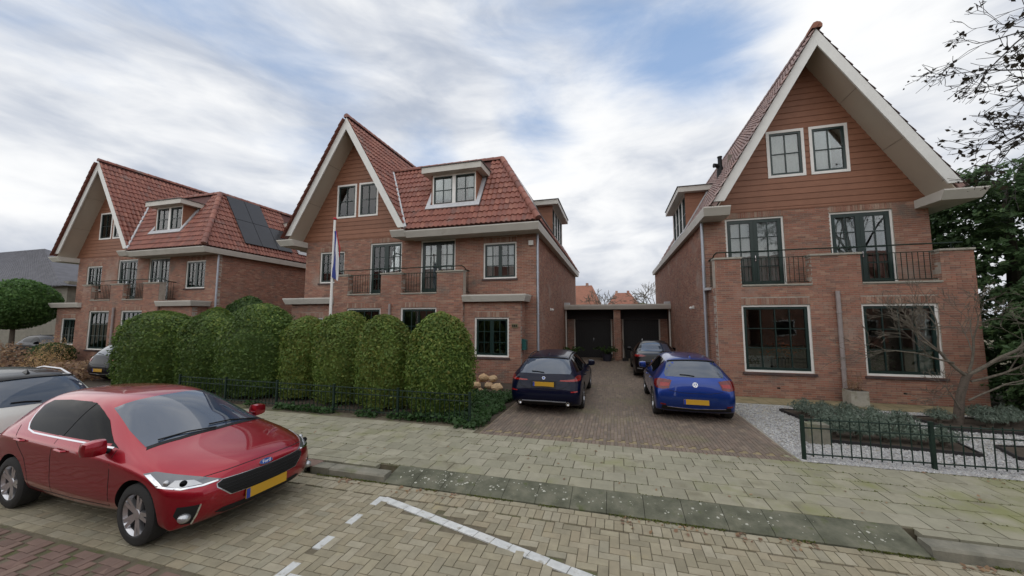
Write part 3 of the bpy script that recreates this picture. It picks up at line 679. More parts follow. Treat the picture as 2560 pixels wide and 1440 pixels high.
def house_a(X, label, board, nb, nt, panels):
    h = thing('brick_house', label, 'house', (X, 13.7, GZ), 0, 'brick houses along the street')
    Wd, xc, half, zE, yF, yB, zT = 11.0, 2.67, 3.1, 5.98, -.85, 15.0, 9.33
    zR = zE+K*half
    w1 = (.81, 3.98, 2.14, 5.41); d1 = (3.5, 3.32, 5.09, 5.68); d2 = (6.01, 3.32, 7.6, 5.65); w3 = (8.83, 3.94, 10.21, 5.39)
    ups = [w1, d1, d2, w3]
    wall(h, 'front_wall', FRONT(), Wd, 5.95, ups+[(2.55, .1, 8.1, 2.9), (8.4, .1, 10.3, 2.7), (.25, .1, 2.15, 2.7)], [(w[0], w[3], w[2], w[3]+.21) for w in ups], .25, nb, h)
    wall(h, 'side_wall', RIGHT(Wd), yB, 5.95, a0=.013)
    wall(h, 'side_wall', LEFT(0), -.013, 5.95, a0=-yB) if X > -20 else MB().box(0, .25, .013, yB, 0, 5.95).obj('side_wall', 'mortar', h)
    MB().box(0, Wd, yB, yB+.2, 0, 5.95).obj('back_wall', 'mortar', h)
    house_interior(h, Wd, yB)
    for w in (w1, w3): window(h, FRONT(), w[0], w[2], w[1], w[3], 2, 2, 3, curt=[(.02, .3, 'curtain'), (.75, .98, 'curtain')])
    for w in (d1, d2): window(h, FRONT(), w[0], w[2], w[1], w[3], 2, 2, 4, sill=False, sash=.1, panel=.15, handle=True, curt=[(.02, .42, 'voile'), (.62, .98, 'voile')])
    bay_front(h, 2.35, 8.3, -.8, [(3.05, .72, 4.68, 2.79), (5.61, .72, 7.19, 2.79)], [(2.36, 3.05), (4.66, 5.61), (7.19, 8.29)], 3.34, 4.17, nb, rail_sides=(1,), curt={0: [(.02, .98, 'voile', .75)]})
    low_box(h, 8.315, 10.55, -.7, (8.75, .93, 10.1, 2.4), True)
    low_box(h, .05, 2.335, -.7, (.55, .93, 1.75, 2.4), False)
    wins = [(1.68, 7.0, 2.65, 8.44), (2.86, 7.0, 3.79, 8.44)]
    gable(h, xc, half, yF, zE, wins, 'tile')
    MB().tube([(5.12, -.62, 3.3), (5.12, -.62, 5.0), (5.12, -.45, 5.08), (5.12, -.03, 5.08)], .022, 8).tube([(5.12, -.6, 4.4), (5.12, -.03, 4.4)], .014, 6).obj('balcony_divider', 'rail_green', h)
    for w in wins: window(h, FRONT(), w[0]-.04, w[2]+.04, w[1]-.055, w[3]+.07, 1, 2, 2, True, sill=False, fw=.075, sash=.055, curt=[(.0, 1, 'curtain')])
    MB().box(xc-1.7, xc+1.7, 2.2, 2.25, 5.9, 8.9).obj('attic_wall', 'interior', h)
    # roof
    rf = slab(h, 'roof', [(xc, yF+.02, zR), (xc+half, yF+.02, zE), (xc+half, yB, zE), (xc, yB, zR)], (ST, 0, CT), .14, 'tile_dark')
    slab(rf, 'roof_deck', [(xc, yF+.02, zR-.002), (xc, yB, zR-.002), (xc-half, yB, zE), (xc-half, yF+.02, zE)], (-ST, 0, CT), .14, 'tile_dark')
    xe = Wd+.25; dz = (zT-zE)/K
    slab(rf, 'roof_deck', [(xc+half-.02, yF, zE), (xe, yF, zE), (xe-dz, yF+dz, zT), (xc+half-dz, yF+dz, zT)], (0, -ST, CT), .14, 'tile_dark')
    slab(rf, 'roof_deck', [(xe, yF, zE), (xe, yB, zE), (xe-dz, yB, zT), (xe-dz, yF+dz, zT)], (ST, 0, CT), .14, 'tile_dark')
    MB().box(xc+half-dz, xe-dz, yF+dz, yB, zT-.14, zT+.02).obj('flat_roof', 'roof_felt', rf)
    g = MB().add([(xc-half, yB, zE), (xc+half, yB, zE), (xc, yB, zR)], [(0, 1, 2)]); g.box(xc+half-dz, xe-dz, yB, yB+.1, zE, zT-.15); g.obj('back_gable', 'cladding', h)
    so = yF+.0
    dzone = lambda x, z: 6.36 < x < 8.79 and z > 6.88
    def in_front(u, v):
        z = zE+v*ST; t = v*CT; x = u
        return xc+half-t+.02 < x < xe-t-.02 and z < zT+.02 and not dzone(x, z)
    tiles(rf, (0, yF, zE), (1, 0, 0), (0, CT, ST), in_front, (3.6, xe), (zT-zE)/ST, 'tile', nt, h)
    def in_gr(u, v):
        z = zE+v*ST; y = yF+u; return v < half/CT-.02 and (z > zT+.0 or y < yF+v*CT+.06)
    tiles(rf, (xc+half, yF, zE), (0, 1, 0), (-CT, 0, ST), in_gr, (0, yB-yF), half/CT, 'tile', 0, h)
    tiles(rf, (xc-half, yF, zE), (0, -1, 0), (CT, 0, ST), lambda u, v: v < half/CT-.02, (-(yB-yF), 0), half/CT, 'tile', 0, h)
    def in_r(u, v):
        z = zE+v*ST; t = v*CT; return u > t+.02 and z < zT+.02 and not (5.7 < u < 9.9 and z > 6.5)
    tiles(rf, (xe, yF, zE), (0, 1, 0), (-CT, 0, ST), in_r, (0, yB-yF), (zT-zE)/ST, 'tile', 0, h)
    ridge(rf, (xc, yF-.02, zR+.02), (xc, yB, zR+.02)); ridge(rf, (xe, yF, zE+.03), (xe-dz, yF+dz, zT+.03)); ridge(rf, (xe-dz, yF+dz, zT+.02), (xc+half-dz, yF+dz, zT+.02)); ridge(rf, (xe-dz, yF+dz, zT+.02), (xe-dz, yB, zT+.02))
    v0, v1 = Vector((xc+half, yF, zE+.03)), Vector((xc+half-dz, yF+dz, zT+.03)); MB().tube([v0+Vector((.0, -.03, .03)), v1+Vector((0, -.03, .03))], .07, 6).obj('valley', 'lead', rf)
    dormer(h, FRONT(-.2), 6.58, 8.57, 7.06, 8.38, 1.0)
    dormer(h, RIGHT(10.85), 5.1, 8.75, 6.68, 8.35, 1.3, nwin=4)
    # gutters
    sweep2([(0, yB), (0, 0), (.07, 0)], [(-.83, yB), (-.83, yF-.04), (.07, yF-.04)], GP(), 'gutter', 'beige_paint', h)
    sweep2([(5.2, 0), (5.74, 0)], [(5.1, yF-.10), (5.74, yF-.10)], GP(.05), 'gutter', 'beige_paint', h)
    sweep2([(5.742, 0), (Wd, 0), (Wd, yB)], [(5.742, yF-.03), (xe+.04, yF-.03), (xe+.04, yB)], GP(), 'gutter', 'beige_paint', h)
    downpipe(h, (Wd+.06, .02), 0, 5.68); downpipe(h, (5.14, -.865), 0, 2.95, 'pipe_brown', .05)
    # solar panels on the right-hand slope
    eu, ev, en = Vector((0, 1, 0)), Vector((-CT, 0, ST)), Vector((ST, 0, CT)); o0 = Vector((xe, yF, zE))
    for (u, v) in panels:
        p = MB(); c = []
        for du, dv in ((0, 0), (1.0, 0), (1.0, 1.62), (0, 1.62)): c.append(o0+eu*(u+du)+ev*(v+dv))
        p.add([tuple(q+en*.10) for q in c]+[tuple(q+en*.135) for q in c], [(3, 2, 1, 0), (4, 5, 6, 7), (0, 1, 5, 4), (1, 2, 6, 5), (2, 3, 7, 6), (3, 0, 4, 7)])
        p.obj('solar_panel', 'solar', h)
    return h
mid = house_a(-13.85, 'middle brick house left of the driveway, steep gable and tiled wing with dormer', 'cladding', 300, 300, [(2.3+i*1.03, .55+j*1.65) for i in range(3) for j in range(2)])
far = house_a(-30.45, 'leftmost brick house, farther along the street, black solar panels on its red roof', 'cladding', 0, 0, [(2.2+i*1.03, .55+j*1.65) for i in range(2) for j in range(2)]+[(2.2+2.06, .55)])
MB().box(10.72, 10.9, -.10, -.002, 5.2, 5.38).obj('alarm_box', 'white_paint', mid)
plq = MB().box(10.22, 10.45, -.735, -.705, 2.02, 2.16).obj('number_plate', 'brass', mid)
for i in range(3): MB().box(10.245+i*.065, 10.29+i*.065, -.742, -.736, 2.05, 2.13).obj('numeral', 'seam', plq)

def house_b():
    h = thing('brick_house', 'rightmost brick house, its one large gable filling the front above a double balcony', 'house', (3.05, 13.7, GZ), 0, 'brick houses along the street')
    Wd, xc, half, zE, yF, yB = 6.15, 3.2, 3.15, 5.98, -1.0, 15.3; zR = zE+K*half
    dL = (.68, 3.30, 2.39, 5.72); dR = (3.65, 3.30, 5.28, 5.72)
    wall(h, 'front_wall', FRONT(), Wd, 5.95, [dL, dR, (.3, .1, 5.9, 2.9)], [(w[0], w[3], w[2], w[3]+.21) for w in (dL, dR)], .25, 300, h)
    wall(h, 'side_wall', LEFT(0), -.013, 5.95, a0=-yB)
    MB().box(Wd-.25, Wd, .26, yB, 0, 5.95).obj('side_wall', 'mortar', h); MB().box(0, Wd, yB, yB+.2, 0, 5.95).obj('back_wall', 'mortar', h)
    house_interior(h, Wd, yB)
    window(h, FRONT(), dL[0], dL[2], dL[1], dL[3], 2, 2, 4, sill=False, sash=.11, panel=.12, handle=True, curt=[(.02, .48, 'curtain'), (.52, .98, 'curtain')])
    window(h, FRONT(), dR[0], dR[2], dR[1], dR[3], 2, 2, 4, sill=False, sash=.11, panel=.12, handle=True, curt=[(.02, .40, 'curtain')])
    bay_front(h, .05, 6.36, -.98, [(.74, .74, 2.54, 2.76), (3.77, .74, 5.5, 2.76)], [(.06, .79), (2.62, 3.84), (5.64, 6.35)], 3.34, 4.2, 300, rail_sides=(-1,), curt={1: [(.70, .93, 'curtain')]})
    wins = [(2.06, 7.07, 3.08, 8.56), (3.28, 7.07, 4.27, 8.56)]
    gable(h, xc, half, yF, zE, wins, 'tile_grey', zwin=7.02, rh=.1988)
    window(h, FRONT(), wins[0][0]-.03, wins[0][2]+.03, 7.01, 8.62, 1, 2, 2, True, sill=False, fw=.085, sash=.065, curt=[(0, 1, 'curtain')])
    window(h, FRONT(), wins[1][0]-.03, wins[1][2]+.03, 7.01, 8.62, 1, 2, 2, True, sill=False, fw=.085, sash=.065, curt=[(0, .62, 'curtain')])
    MB().box(xc-1.7, xc+1.7, 2.2, 2.25, 5.9, 8.9).obj('attic_wall', 'interior', h)
    rf = slab(h, 'roof', [(xc, yF+.02, zR), (xc, yB, zR), (xc-half, yB, zE), (xc-half, yF+.02, zE)], (-ST, 0, CT), .14, 'tile_grey')
    slab(rf, 'roof_deck', [(xc, yF+.02, zR-.002), (xc+half, yF+.02, zE), (xc+half, yB, zE), (xc, yB, zR-.002)], (ST, 0, CT), .14, 'tile_grey')
    tiles(rf, (xc-half, yF, zE), (0, -1, 0), (CT, 0, ST), lambda u, v: v < half/CT-.02 and not (4.2+1 < -u-.0 < 10.2 and 6.4 < zE+v*ST < 8.7 and -9.7 < u < -5.85), (-(yB-yF), 0), half/CT, 'tile_grey', 300, h)
    tiles(rf, (xc+half, yF, zE), (0, 1, 0), (-CT, 0, ST), lambda u, v: v < half/CT-.02, (0, yB-yF), half/CT, 'tile_grey', 0, h)
    ridge(rf, (xc, yF-.06, zR+.02), (xc, yF+.30, zR+.02), 'tile_orange', r=.14); ridge(rf, (xc, yF+.30, zR+.02), (xc, yB, zR+.02), 'tile_grey', r=.12)
    dormer(h, LEFT(.35), -8.6, -4.95, 6.55, 8.35, 1.25, nwin=4)
    sweep2([(0, yB), (0, 0), (.58, 0)], [(-.2, yB), (-.2, yF-.06), (.58, yF-.06)], GP(), 'gutter', 'beige_paint', h)
    sweep2([(5.82, 0), (Wd, 0), (Wd, yB)], [(5.82, yF-.06), (6.80, yF-.06), (6.80, yB)], GP(), 'gutter', 'beige_paint', h)
    downpipe(h, (-.06, -.02), 0, 5.68); downpipe(h, (3.2, -1.045), 0, 3.14, 'pipe_brown', .055)
    MB().box(-.10, .04, -.50, -.03, 3.28, 3.36).obj('rain_outlet', 'lead', h)
    vx, vy, vz = 1.5, 3.3, 8.55
    v = MB().lathe([(.16, -.4), (.14, .12), (.10, .3), (.085, .42), (.085, .72)], 10, Matrix.Translation((vx, vy, vz))).lathe([(.001, .72), (.10, .72), (.10, .76), (.001, .78)], 10, Matrix.Translation((vx, vy, vz)))
    v.tube([(vx, vy, vz+.25), (vx-.16, vy-.05, vz+.37), (vx-.26, vy-.08, vz+.36)], [.085, .085, .1], 8); v.obj('roof_vent', 'lead' if 0 else 'plastic', h, smooth=True)
    return h
right = house_b()
for (x, y, z, s, lab) in ((-2.85, 16.83, 2.9, 1, 'white sensor lamp on the side wall left of the garages'), (3.05, 15.78, 2.9, -1, 'white sensor lamp on the side wall of the rightmost house')):
    t = thing('wall_lamp', lab, 'lamp', (x, y, z), 0, 'sensor lamps on the side walls')
    MB().box(min(0, s*.05), max(0, s*.05), -.05, .05, -.06, .06).obj('bracket', 'white_paint', t)
    MB().blob((s*.11, 0, -.03), (.07, .06, .06), 2, 0).obj('head', 'white_paint', t, smooth=True)

# garages between the two houses
gt = thing('garage', 'double garage with black doors and flat roof at the end of the driveway', 'garage', (0, 22, GZ))
MB().box(-2.82, 3.02, -.05, 7, 3.0, 3.12).obj('roof', 'roof_felt', gt)
sweep2([(-2.9+.06, 0), (3.04, 0)], [(-2.9+.06, -.3), (3.04, -.3)], [(0, 2.92), (.8, 2.92), (1, 3.12), (1, 3.20), (0, 3.20)], 'fascia', 'beige_paint', gt)
for x0, x1 in ((-2.84, -2.55), (2.75, 3.03)): MB().box(x0, x1, -.2, .3, 3.205, 3.33).obj('upstand', 'lead', gt)
wall(gt, 'pillar', FRONT(-.05), .36, 2.92, a0=-.02, thick=.3)
for x0, x1 in ((-2.84, -.03), (.37, 3.03)):
    wall(gt, 'garage_wall', FRONT(1.2), x1, 2.92, [(x0+.42, 0, x1-.10, 2.35)] if x0 < 0 else [(x0+.10, 0, x1-.42, 2.35)], a0=x0, thick=.2)
    a, b = (x0+.42, x1-.10) if x0 < 0 else (x0+.10, x1-.42)
    d = MB().box(a, b, 1.28, 1.36, .0, 2.34); m = d.obj('garage_door', 'black_paint', gt)
    n = 14; w = (b-a-.16)/n
    for k in range(n): MB().box(a+.08+k*w+.004, a+.08+(k+1)*w-.004, 1.262, 1.281, .03, 2.26).obj('door_board', 'black_paint', m)
    MB().box((a+b)/2+.03, (a+b)/2+.07, 1.225, 1.262, 1.0, 1.2).obj('handle', 'chrome', m)
    for q in (a, b-.07): MB().box(q, q+.07, 1.19, 1.255, 0, 2.34).obj('door_post', 'beige_paint', gt)
    MB().box(a+.072, b-.072, 1.19, 1.255, 2.27, 2.345).obj('door_head', 'dark_wood', gt)
    MB().box(x0, x1, 1.15, 1.18, 2.36, 2.9).obj('overpanel', 'dark_wood', gt)
for x in (-2.80, 2.95): MB().box(x, x+.07, -.02, .05, 0, 2.9).obj('corner_post', 'beige_paint', gt)
MB().box(-2.84, 3.02, 1.5, 7, 0, 2.98).obj('store', 'mortar', gt)

# ------------------------------------------------------------------ cars
# stations along the car: rows centre, a, edge, shoulder, widest, sill as (distance from the front, half width, height)
HATCH = [
 [(.07,0,.25),(.10,.40,.25),(.17,.62,.25),(.25,.74,.25),(.40,.82,.26),(.50,.83,.24)],
 [(.0,0,.42),(.02,.42,.42),(.09,.66,.42),(.20,.79,.42),(.42,.855,.42),(.52,.85,.30)],
 [(.03,0,.645),(.05,.40,.64),(.12,.64,.63),(.22,.765,.62),(.44,.862,.55),(.54,.858,.34)],
 [(.13,0,.745),(.155,.40,.74),(.25,.62,.73),(.35,.755,.705),(.55,.868,.60),(.62,.86,.36)],
 [(.62,0,.885),(.62,.40,.88),(.66,.64,.86),(.70,.79,.80),(.80,.872,.62),(.80,.86,.36)],
 [(1.02,0,.985),(1.04,.42,.98),(1.12,.67,.95),(1.14,.81,.87),(1.15,.870,.62),(1.15,.862,.34)],
 [(1.42,0,1.20),(1.45,.40,1.19),(1.56,.635,1.13),(1.5,.825,.895),(1.5,.870,.62),(1.5,.862,.30)],
 [(1.80,0,1.415),(1.83,.36,1.405),(1.95,.575,1.345),(1.9,.828,.915),(1.9,.870,.63),(1.9,.862,.28)],
 [(2.3,0,1.475),(2.3,.36,1.465),(2.35,.565,1.405),(2.35,.828,.94),(2.35,.870,.64),(2.35,.862,.28)],
 [(3.30,0,1.44),(3.28,.36,1.43),(3.2,.555,1.37),(3.05,.82,.97),(3.05,.872,.66),(3.05,.86,.30)],
 [(3.66,0,1.385),(3.64,.38,1.375),(3.55,.56,1.32),(3.45,.805,.985),(3.4,.868,.67),(3.4,.857,.32)],
 [(3.93,0,1.00),(3.92,.42,1.0),(3.87,.655,.99),(3.76,.795,.955),(3.62,.85,.68),(3.6,.845,.34)],
 [(3.985,0,.80),(3.975,.44,.80),(3.93,.71,.795),(3.84,.82,.77),(3.66,.855,.62),(3.62,.845,.35)],
 [(4.05,0,.53),(4.045,.46,.53),(4.0,.735,.53),(3.90,.835,.53),(3.68,.855,.50),(3.64,.845,.34)],
 [(4.0,0,.27),(3.99,.45,.27),(3.95,.70,.27),(3.85,.80,.27),(3.66,.83,.27),(3.62,.83,.25)]]
SEDAN = [list(r) for r in HATCH]
SEDAN[9] = [(2.95,0,1.415),(2.93,.36,1.405),(2.9,.55,1.35),(3.0,.82,.96),(3.05,.872,.66),(3.05,.86,.30)]
SEDAN[10] = [(3.40,0,1.17),(3.38,.38,1.165),(3.28,.585,1.12),(3.4,.81,.965),(3.4,.868,.67),(3.4,.857,.32)]
SEDAN[11] = [(3.62,0,1.035),(3.62,.42,1.03),(3.6,.65,1.01),(3.62,.785,.95),(3.62,.85,.68),(3.6,.845,.34)]
SEDAN[12] = [(3.99,0,.985),(3.98,.42,.98),(3.92,.66,.96),(3.82,.79,.90),(3.66,.855,.66),(3.62,.845,.35)]
class Car:
    """one car: body part from a lofted cage, everything else laid on it; local X forward, origin on the ground between the axles"""
    def __init__(s, name, label, loc, rz, paint, cage, fmap, width, height, wheel=.31, sub=3, black_roof=False, group=None, low=0):
        s.t = thing(name, label, 'car', loc, rz, group)
        fx = [0, .8, 1.1, 1.9, 3.29, 4.04]; s.fm = lambda f: float(np.interp(f, fx, fmap)) if f > 0 else f
        s.sy = width/1.74; s.sz = height/1.475; s.wf, s.wr = fmap[1], fmap[4]; s.mid = (s.wf+s.wr)/2; s.wz = wheel; s.paint = paint
        vs = []; nr = 9; ns = len(cage)
        for i, st in enumerate(cage):
            rows = list(st); f0 = min(max(st[5][0], .5), 3.62)
            rows = [(f, y, z-.055 if z < .36 and i != 1 else z) for f, y, z in rows]
            if i > 2 and i < 12: rows[4] = (rows[4][0], rows[4][1]-.012, rows[4][2]-.03)
            kz = rows[3][2]-(.075 if 3 < i < 11 else .06); rows.insert(4, (rows[4][0]*.6+rows[3][0]*.4, max(rows[3][1], rows[5][1] if len(rows) > 5 else 0)+(.012 if 3 < i < 12 else -.004), kz if 2 < i < 13 else (rows[3][2]+rows[4][2])/2))
            rows += [(f0, .55, .15), (f0, 0, .15)]
            for (f, y, z) in rows: vs.append(s.P(f, y, z))
        fs = []; nv = len(vs); mir = [i if abs(v[1]) < 1e-6 else None for i, v in enumerate(vs)]; allv = list(vs)
        for i, v in enumerate(vs):
            if mir[i] is None: mir[i] = len(allv); allv.append((v[0], -v[1], v[2]))
        for i in range(ns-1):
            for j in range(nr-1):
                q = (i*nr+j, i*nr+j+1, (i+1)*nr+j+1, (i+1)*nr+j); fs.append(q); fs.append(tuple(mir[k] for k in reversed(q)))
        for e, rev in ((0, True), ((ns-1)*nr, False)):
            for q in ((e, e+1, e+7, e+8), (e+1, e+2, e+6, e+7), (e+2, e+3, e+5, e+6), (e+3, e+4, e+5)):
                q = q[::-1] if rev else q; fs.append(q); fs.append(tuple(mir[k] for k in reversed(q)))
        me = bpy.data.meshes.new('body'); me.from_pydata(allv, [], fs); me.update()
        bm = bmesh.new(); bm.from_mesh(me); bmesh.ops.recalc_face_normals(bm, faces=bm.faces); bm.to_mesh(me); bm.free()
        o = bpy.data.objects.new('body', me); COL.objects.link(o)
        md = o.modifiers.new('s', 'SUBSURF'); md.levels = md.render_levels = sub
        cut = MB(); ra = wheel+.045
        for f in (s.wf, s.wr):
            for sd in (-1, 1):
                Mx = Matrix.Translation((s.mid-f, sd*.56*s.sy, wheel+.005)) @ Matrix.Rotation(R(90)*-sd, 4, 'X')
                n = 40; vs2 = []; 
                for z in (0, .6):
                    for k in range(n): a = 2*math.pi*k/n; vs2.append(tuple(Mx @ Vector((ra*math.cos(a), ra*math.sin(a), z))))
                cut.add(vs2, [tuple(range(n-1, -1, -1)), tuple(range(n, 2*n))]+[(k, (k+1) % n, n+(k+1) % n, n+k) for k in range(n)])
        cme = bpy.data.meshes.new('cut'); cme.from_pydata(cut.v, [], cut.f); bm = bmesh.new(); bm.from_mesh(cme); bmesh.ops.recalc_face_normals(bm, faces=bm.faces); bm.to_mesh(cme); bm.free()
        co = bpy.data.objects.new('cut', cme); COL.objects.link(co)
        dg = bpy.context.evaluated_depsgraph_get(); full = bpy.data.meshes.new_from_object(o.evaluated_get(dg))
        s.low = low; s.bvh = BVHTree.FromPolygons([v.co.copy() for v in full.vertices], [tuple(p.vertices) for p in full.polygons])
        bo = o.modifiers.new('b', 'BOOLEAN'); bo.operation = 'DIFFERENCE'; bo.object = co; bo.solver = 'EXACT'
        dg = bpy.context.evaluated_depsgraph_get(); dg.update(); fin = bpy.data.meshes.new_from_object(o.evaluated_get(dg))
        bpy.data.objects.remove(o); bpy.data.objects.remove(co)
        for k in (paint, 'plastic', 'paint_black'): fin.materials.append(MATS[k])
        mi = []
        for p in fin.polygons:
            c = p.center; m = 0
            for f in (s.wf, s.wr):
                if math.hypot(c.x-(s.mid-f), c.z-wheel-.005) < ra-.0015 or (abs(math.hypot(c.x-(s.mid-f), c.z-wheel-.005)-ra) < .004 and abs(p.normal.y) < .3): m = 1
            if c.z < .18*s.sz: m = 1
            if black_roof and c.z > 1.36*s.sz: m = 2
            mi.append(m)
        fin.polygons.foreach_set('material_index', mi); fin.polygons.foreach_set('use_smooth', [True]*len(mi)); fin.set_sharp_from_angle(angle=R(42)); fin.name = 'body'
        s.body = link('body', fin, s.t)
    def P(s, f, y, z): return (s.mid-s.fm(f), y*s.sy, z*s.sz)
    def patch(s, name, poly, d, m, off=.004, res=.05, parent=None, mirror=False, raw=False, thick=.012):
        """thin panel lying on the body: outline given by points near the surface, laid on along direction d"""
        objs = []
        for sd in ((1, -1) if mirror else (1,)):
            dv = Vector((d[0], d[1]*sd, d[2])).normalized(); rt = dv.cross(Vector((0, 0, 1))).normalized(); up = rt.cross(dv)
            P3 = [Vector(p) if raw else Vector(s.P(*p)) for p in poly]
            if sd < 0: P3 = [Vector((p.x, -p.y, p.z)) for p in P3]
            P2 = [(p.dot(rt), p.dot(up)) for p in P3]
            ring = []
            for i in range(len(P2)):
                a, b = Vector(P2[i]), Vector(P2[(i+1) % len(P2)]); k = max(1, int((b-a).length/res))
                ring += [tuple(a+(b-a)*j/k) for j in range(k)]
            nb = len(ring); pts = [Vector(p) for p in ring]
            xs = [p[0] for p in ring]; ys = [p[1] for p in ring]
            def inside(x, y):
                c = False; j = nb-1
                for i in range(nb):
                    if (ring[i][1] > y) != (ring[j][1] > y) and x < (ring[j][0]-ring[i][0])*(y-ring[i][1])/(ring[j][1]-ring[i][1])+ring[i][0]: c = not c
                    j = i
                return c
            gx = min(xs)+res*.5
            while gx < max(xs):
                gy = min(ys)+res*.5
                while gy < max(ys):
                    if inside(gx, gy) and all((gx-q[0])**2+(gy-q[1])**2 > (res*.45)**2 for q in ring): pts.append(Vector((gx, gy)))
                    gy += res
                gx += res
            vo, _, fo, *_ = delaunay_2d_cdt(pts, [], [list(range(nb))], 1, 1e-6)
            top = []; low = []; ok = []
            depth0 = sum((p.dot(dv) for p in P3))/len(P3)
            for v in vo:
                o = rt*v.x+up*v.y+dv*(depth0-2.5); h = s.bvh.ray_cast(o, dv, 6)
                if h[0] is None: ok.append(False); top.append(Vector()); low.append(Vector()); continue
                nn = h[1] if h[1].dot(dv) < 0 else -h[1]; ok.append(True); top.append(h[0]+nn*off); low.append(h[0]-nn*thick)
            tris = [f for f in fo if all(ok[i] for i in f)]; n = len(vo); ec = {}
            fs = []
            for f in tris:
                nrm = (top[f[1]]-top[f[0]]).cross(top[f[2]]-top[f[0]])
                g = tuple(f) if nrm.dot(dv) < 0 else tuple(reversed(f)); fs.append(g)
                for i in range(len(g)): ec[(g[i], g[(i+1) % len(g)])] = 1
            rim = [(b, a, a+n, b+n) for (a, b) in ec if (b, a) not in ec]
            mb = MB().add([tuple(v) for v in top+low], fs+rim); objs.append(mb.obj(name, m, parent or s.t, smooth=True))
        return objs if mirror else objs[0]
    def strip(s, name, pts, w, d, m, off=.003, mirror=False, parent=None, res=.06):
        dv = Vector(d).normalized(); rt = dv.cross(Vector((0, 0, 1))).normalized(); up = rt.cross(dv); L3 = [Vector(s.P(*p)) for p in pts]; a = []; b = []
        for i, p in enumerate(L3):
            t = (L3[min(i+1, len(L3)-1)]-L3[max(i-1, 0)]); t2 = Vector((t.dot(rt), t.dot(up))).normalized(); n = rt*(-t2.y)+up*t2.x
            a.append(p+n*w/2); b.append(p-n*w/2)
        return s.patch(name, [tuple(q) for q in a+b[::-1]], d, m, off, res, parent, mirror, raw=True, thick=.004)
    def surf(s, p, d):
        dv = Vector(d).normalized(); h = s.bvh.ray_cast(Vector(p)-dv*2.0, dv, 6); return (h[0], h[1]) if h[0] else (Vector(p), -dv)
    def wheels(s, style='five', steer=0, front=True):
        for f, ax in ((s.wf, 0), (s.wr, 1)):
            for sd in (-1, 1):
                Rr = s.wz; y = sd*(.872*s.sy-.122)
                w = thing('wheel', None, None, (s.mid-f, y, Rr), steer if ax == 0 else 0); w.parent = s.t
                Mx = Matrix.Rotation(R(-90)*sd, 4, 'X')
                t = MB().lathe([(Rr*.66, -.09), (Rr*.70, -.105), (Rr*.90, -.105), (Rr*.985, -.085), (Rr, -.04), (Rr, .04), (Rr*.985, .085), (Rr*.90, .105), (Rr*.70, .105), (Rr*.66, .095)], 40, Mx); t.obj('tyre', 'rubber', w, smooth=True)
                r = MB().lathe([(Rr*.67, -.09), (Rr*.64, 0), (Rr*.60, .06), (Rr*.685, .10), (Rr*.70, .094)], 40, Mx)
                if style:
                    ns = 5
                    for k in range(ns):
                        for e in (-.16, .16):
                            a0, a1 = 2*math.pi*k/ns+e*1.5, 2*math.pi*k/ns+e; vs = []
                            for rad, hw, z0, z1, an in ((Rr*.14, .022, .035, .075, a0), (Rr*.66, .019, .05, .092, a1)):
                                for q, z in ((-1, z0), (1, z0), (1, z1), (-1, z1)):
                                    vs.append(tuple(Mx @ Vector((rad*math.cos(an)-q*hw*math.sin(an), rad*math.sin(an)+q*hw*math.cos(an), z))))
                            r.add(vs, [(0, 1, 2, 3), (7, 6, 5, 4), (0, 4, 5, 1), (1, 5, 6, 2), (2, 6, 7, 3), (3, 7, 4, 0)])
                    r.lathe([(.001, .085), (Rr*.16, .08), (Rr*.2, .05), (Rr*.2, .03)], 16, Mx)
                r.obj('rim', 'alloy', w, smooth=True)
                MB().lathe([(.001, .02), (Rr*.62, .02), (Rr*.62, .01), (.001, .01)], 24, Mx).obj('brake_disc', 'plastic', w)
    def sides(s, trim=None, seams=True, four=True, hand=None, estate=False):
        d = (0, -1, 0)
        lo = s.low; T = lambda P_: [(f, y, z-lo*(1 if z > 1.2 else .55)) for f, y, z in P_]
        if estate: fw = [(1.45,0,.985),(1.98,0,1.315),(2.30,0,1.36),(2.34,0,.985)]; rw = [(2.42,0,.985),(2.38,0,1.36),(3.0,0,1.35),(3.02,0,.995)]; qw = [(3.08,0,.995),(3.06,0,1.345),(3.40,0,1.31),(3.68,0,1.02)]
        else: fw = [(1.45,0,.972),(1.62,0,1.06),(1.82,0,1.175),(2.04,0,1.275),(2.22,0,1.325),(2.34,0,1.347),(2.37,0,.985)]; rw = [(2.45,0,.985),(2.43,0,1.352),(2.9,0,1.345),(3.28,0,1.318),(3.34,0,1.27),(3.27,0,1.12),(3.18,0,1.04),(3.08,0,1.0)]; qw = None
        fw = T(fw); rw = T(rw); qw = T(qw) if qw else None
        for i, w in enumerate([fw, rw]+([qw] if qw else [])): s.patch('side_window', w, d, 'car_glass', .004, .06, mirror=True)
        s.patch('pillar_trim', T([(2.34,0,.988),(2.30,0,1.342),(2.46,0,1.348),(2.48,0,.988)]), d, 'car_glass', .0075, .04, mirror=True)
        s.patch('mirror_base', T([(1.33,0,.935),(1.47,0,.985),(1.475,0,.955)]), d, 'plastic', .004, .05, mirror=True)
        if trim:
            s.strip('trim', T([(1.40,0,.938),(1.9,0,.955),(2.6,0,.968),(2.95,0,.975),(3.12,0,1.0),(3.23,0,1.06),(3.31,0,1.15),(3.37,0,1.26)]), .015, d, trim, .006, True)
        for l in ([(1.34,0,.90),(1.27,0,.72),(1.28,0,.34)], [(2.40,0,.95),(2.41,0,.7),(2.38,0,.33)], [(3.38,0,1.0),(3.22,0,.86),(2.98,0,.66),(2.90,0,.50),(2.88,0,.33)], [(1.28,0,.33),(2.0,0,.315),(2.88,0,.325)]):
            s.strip('seam', l, .008, d, 'seam', .0015, True)
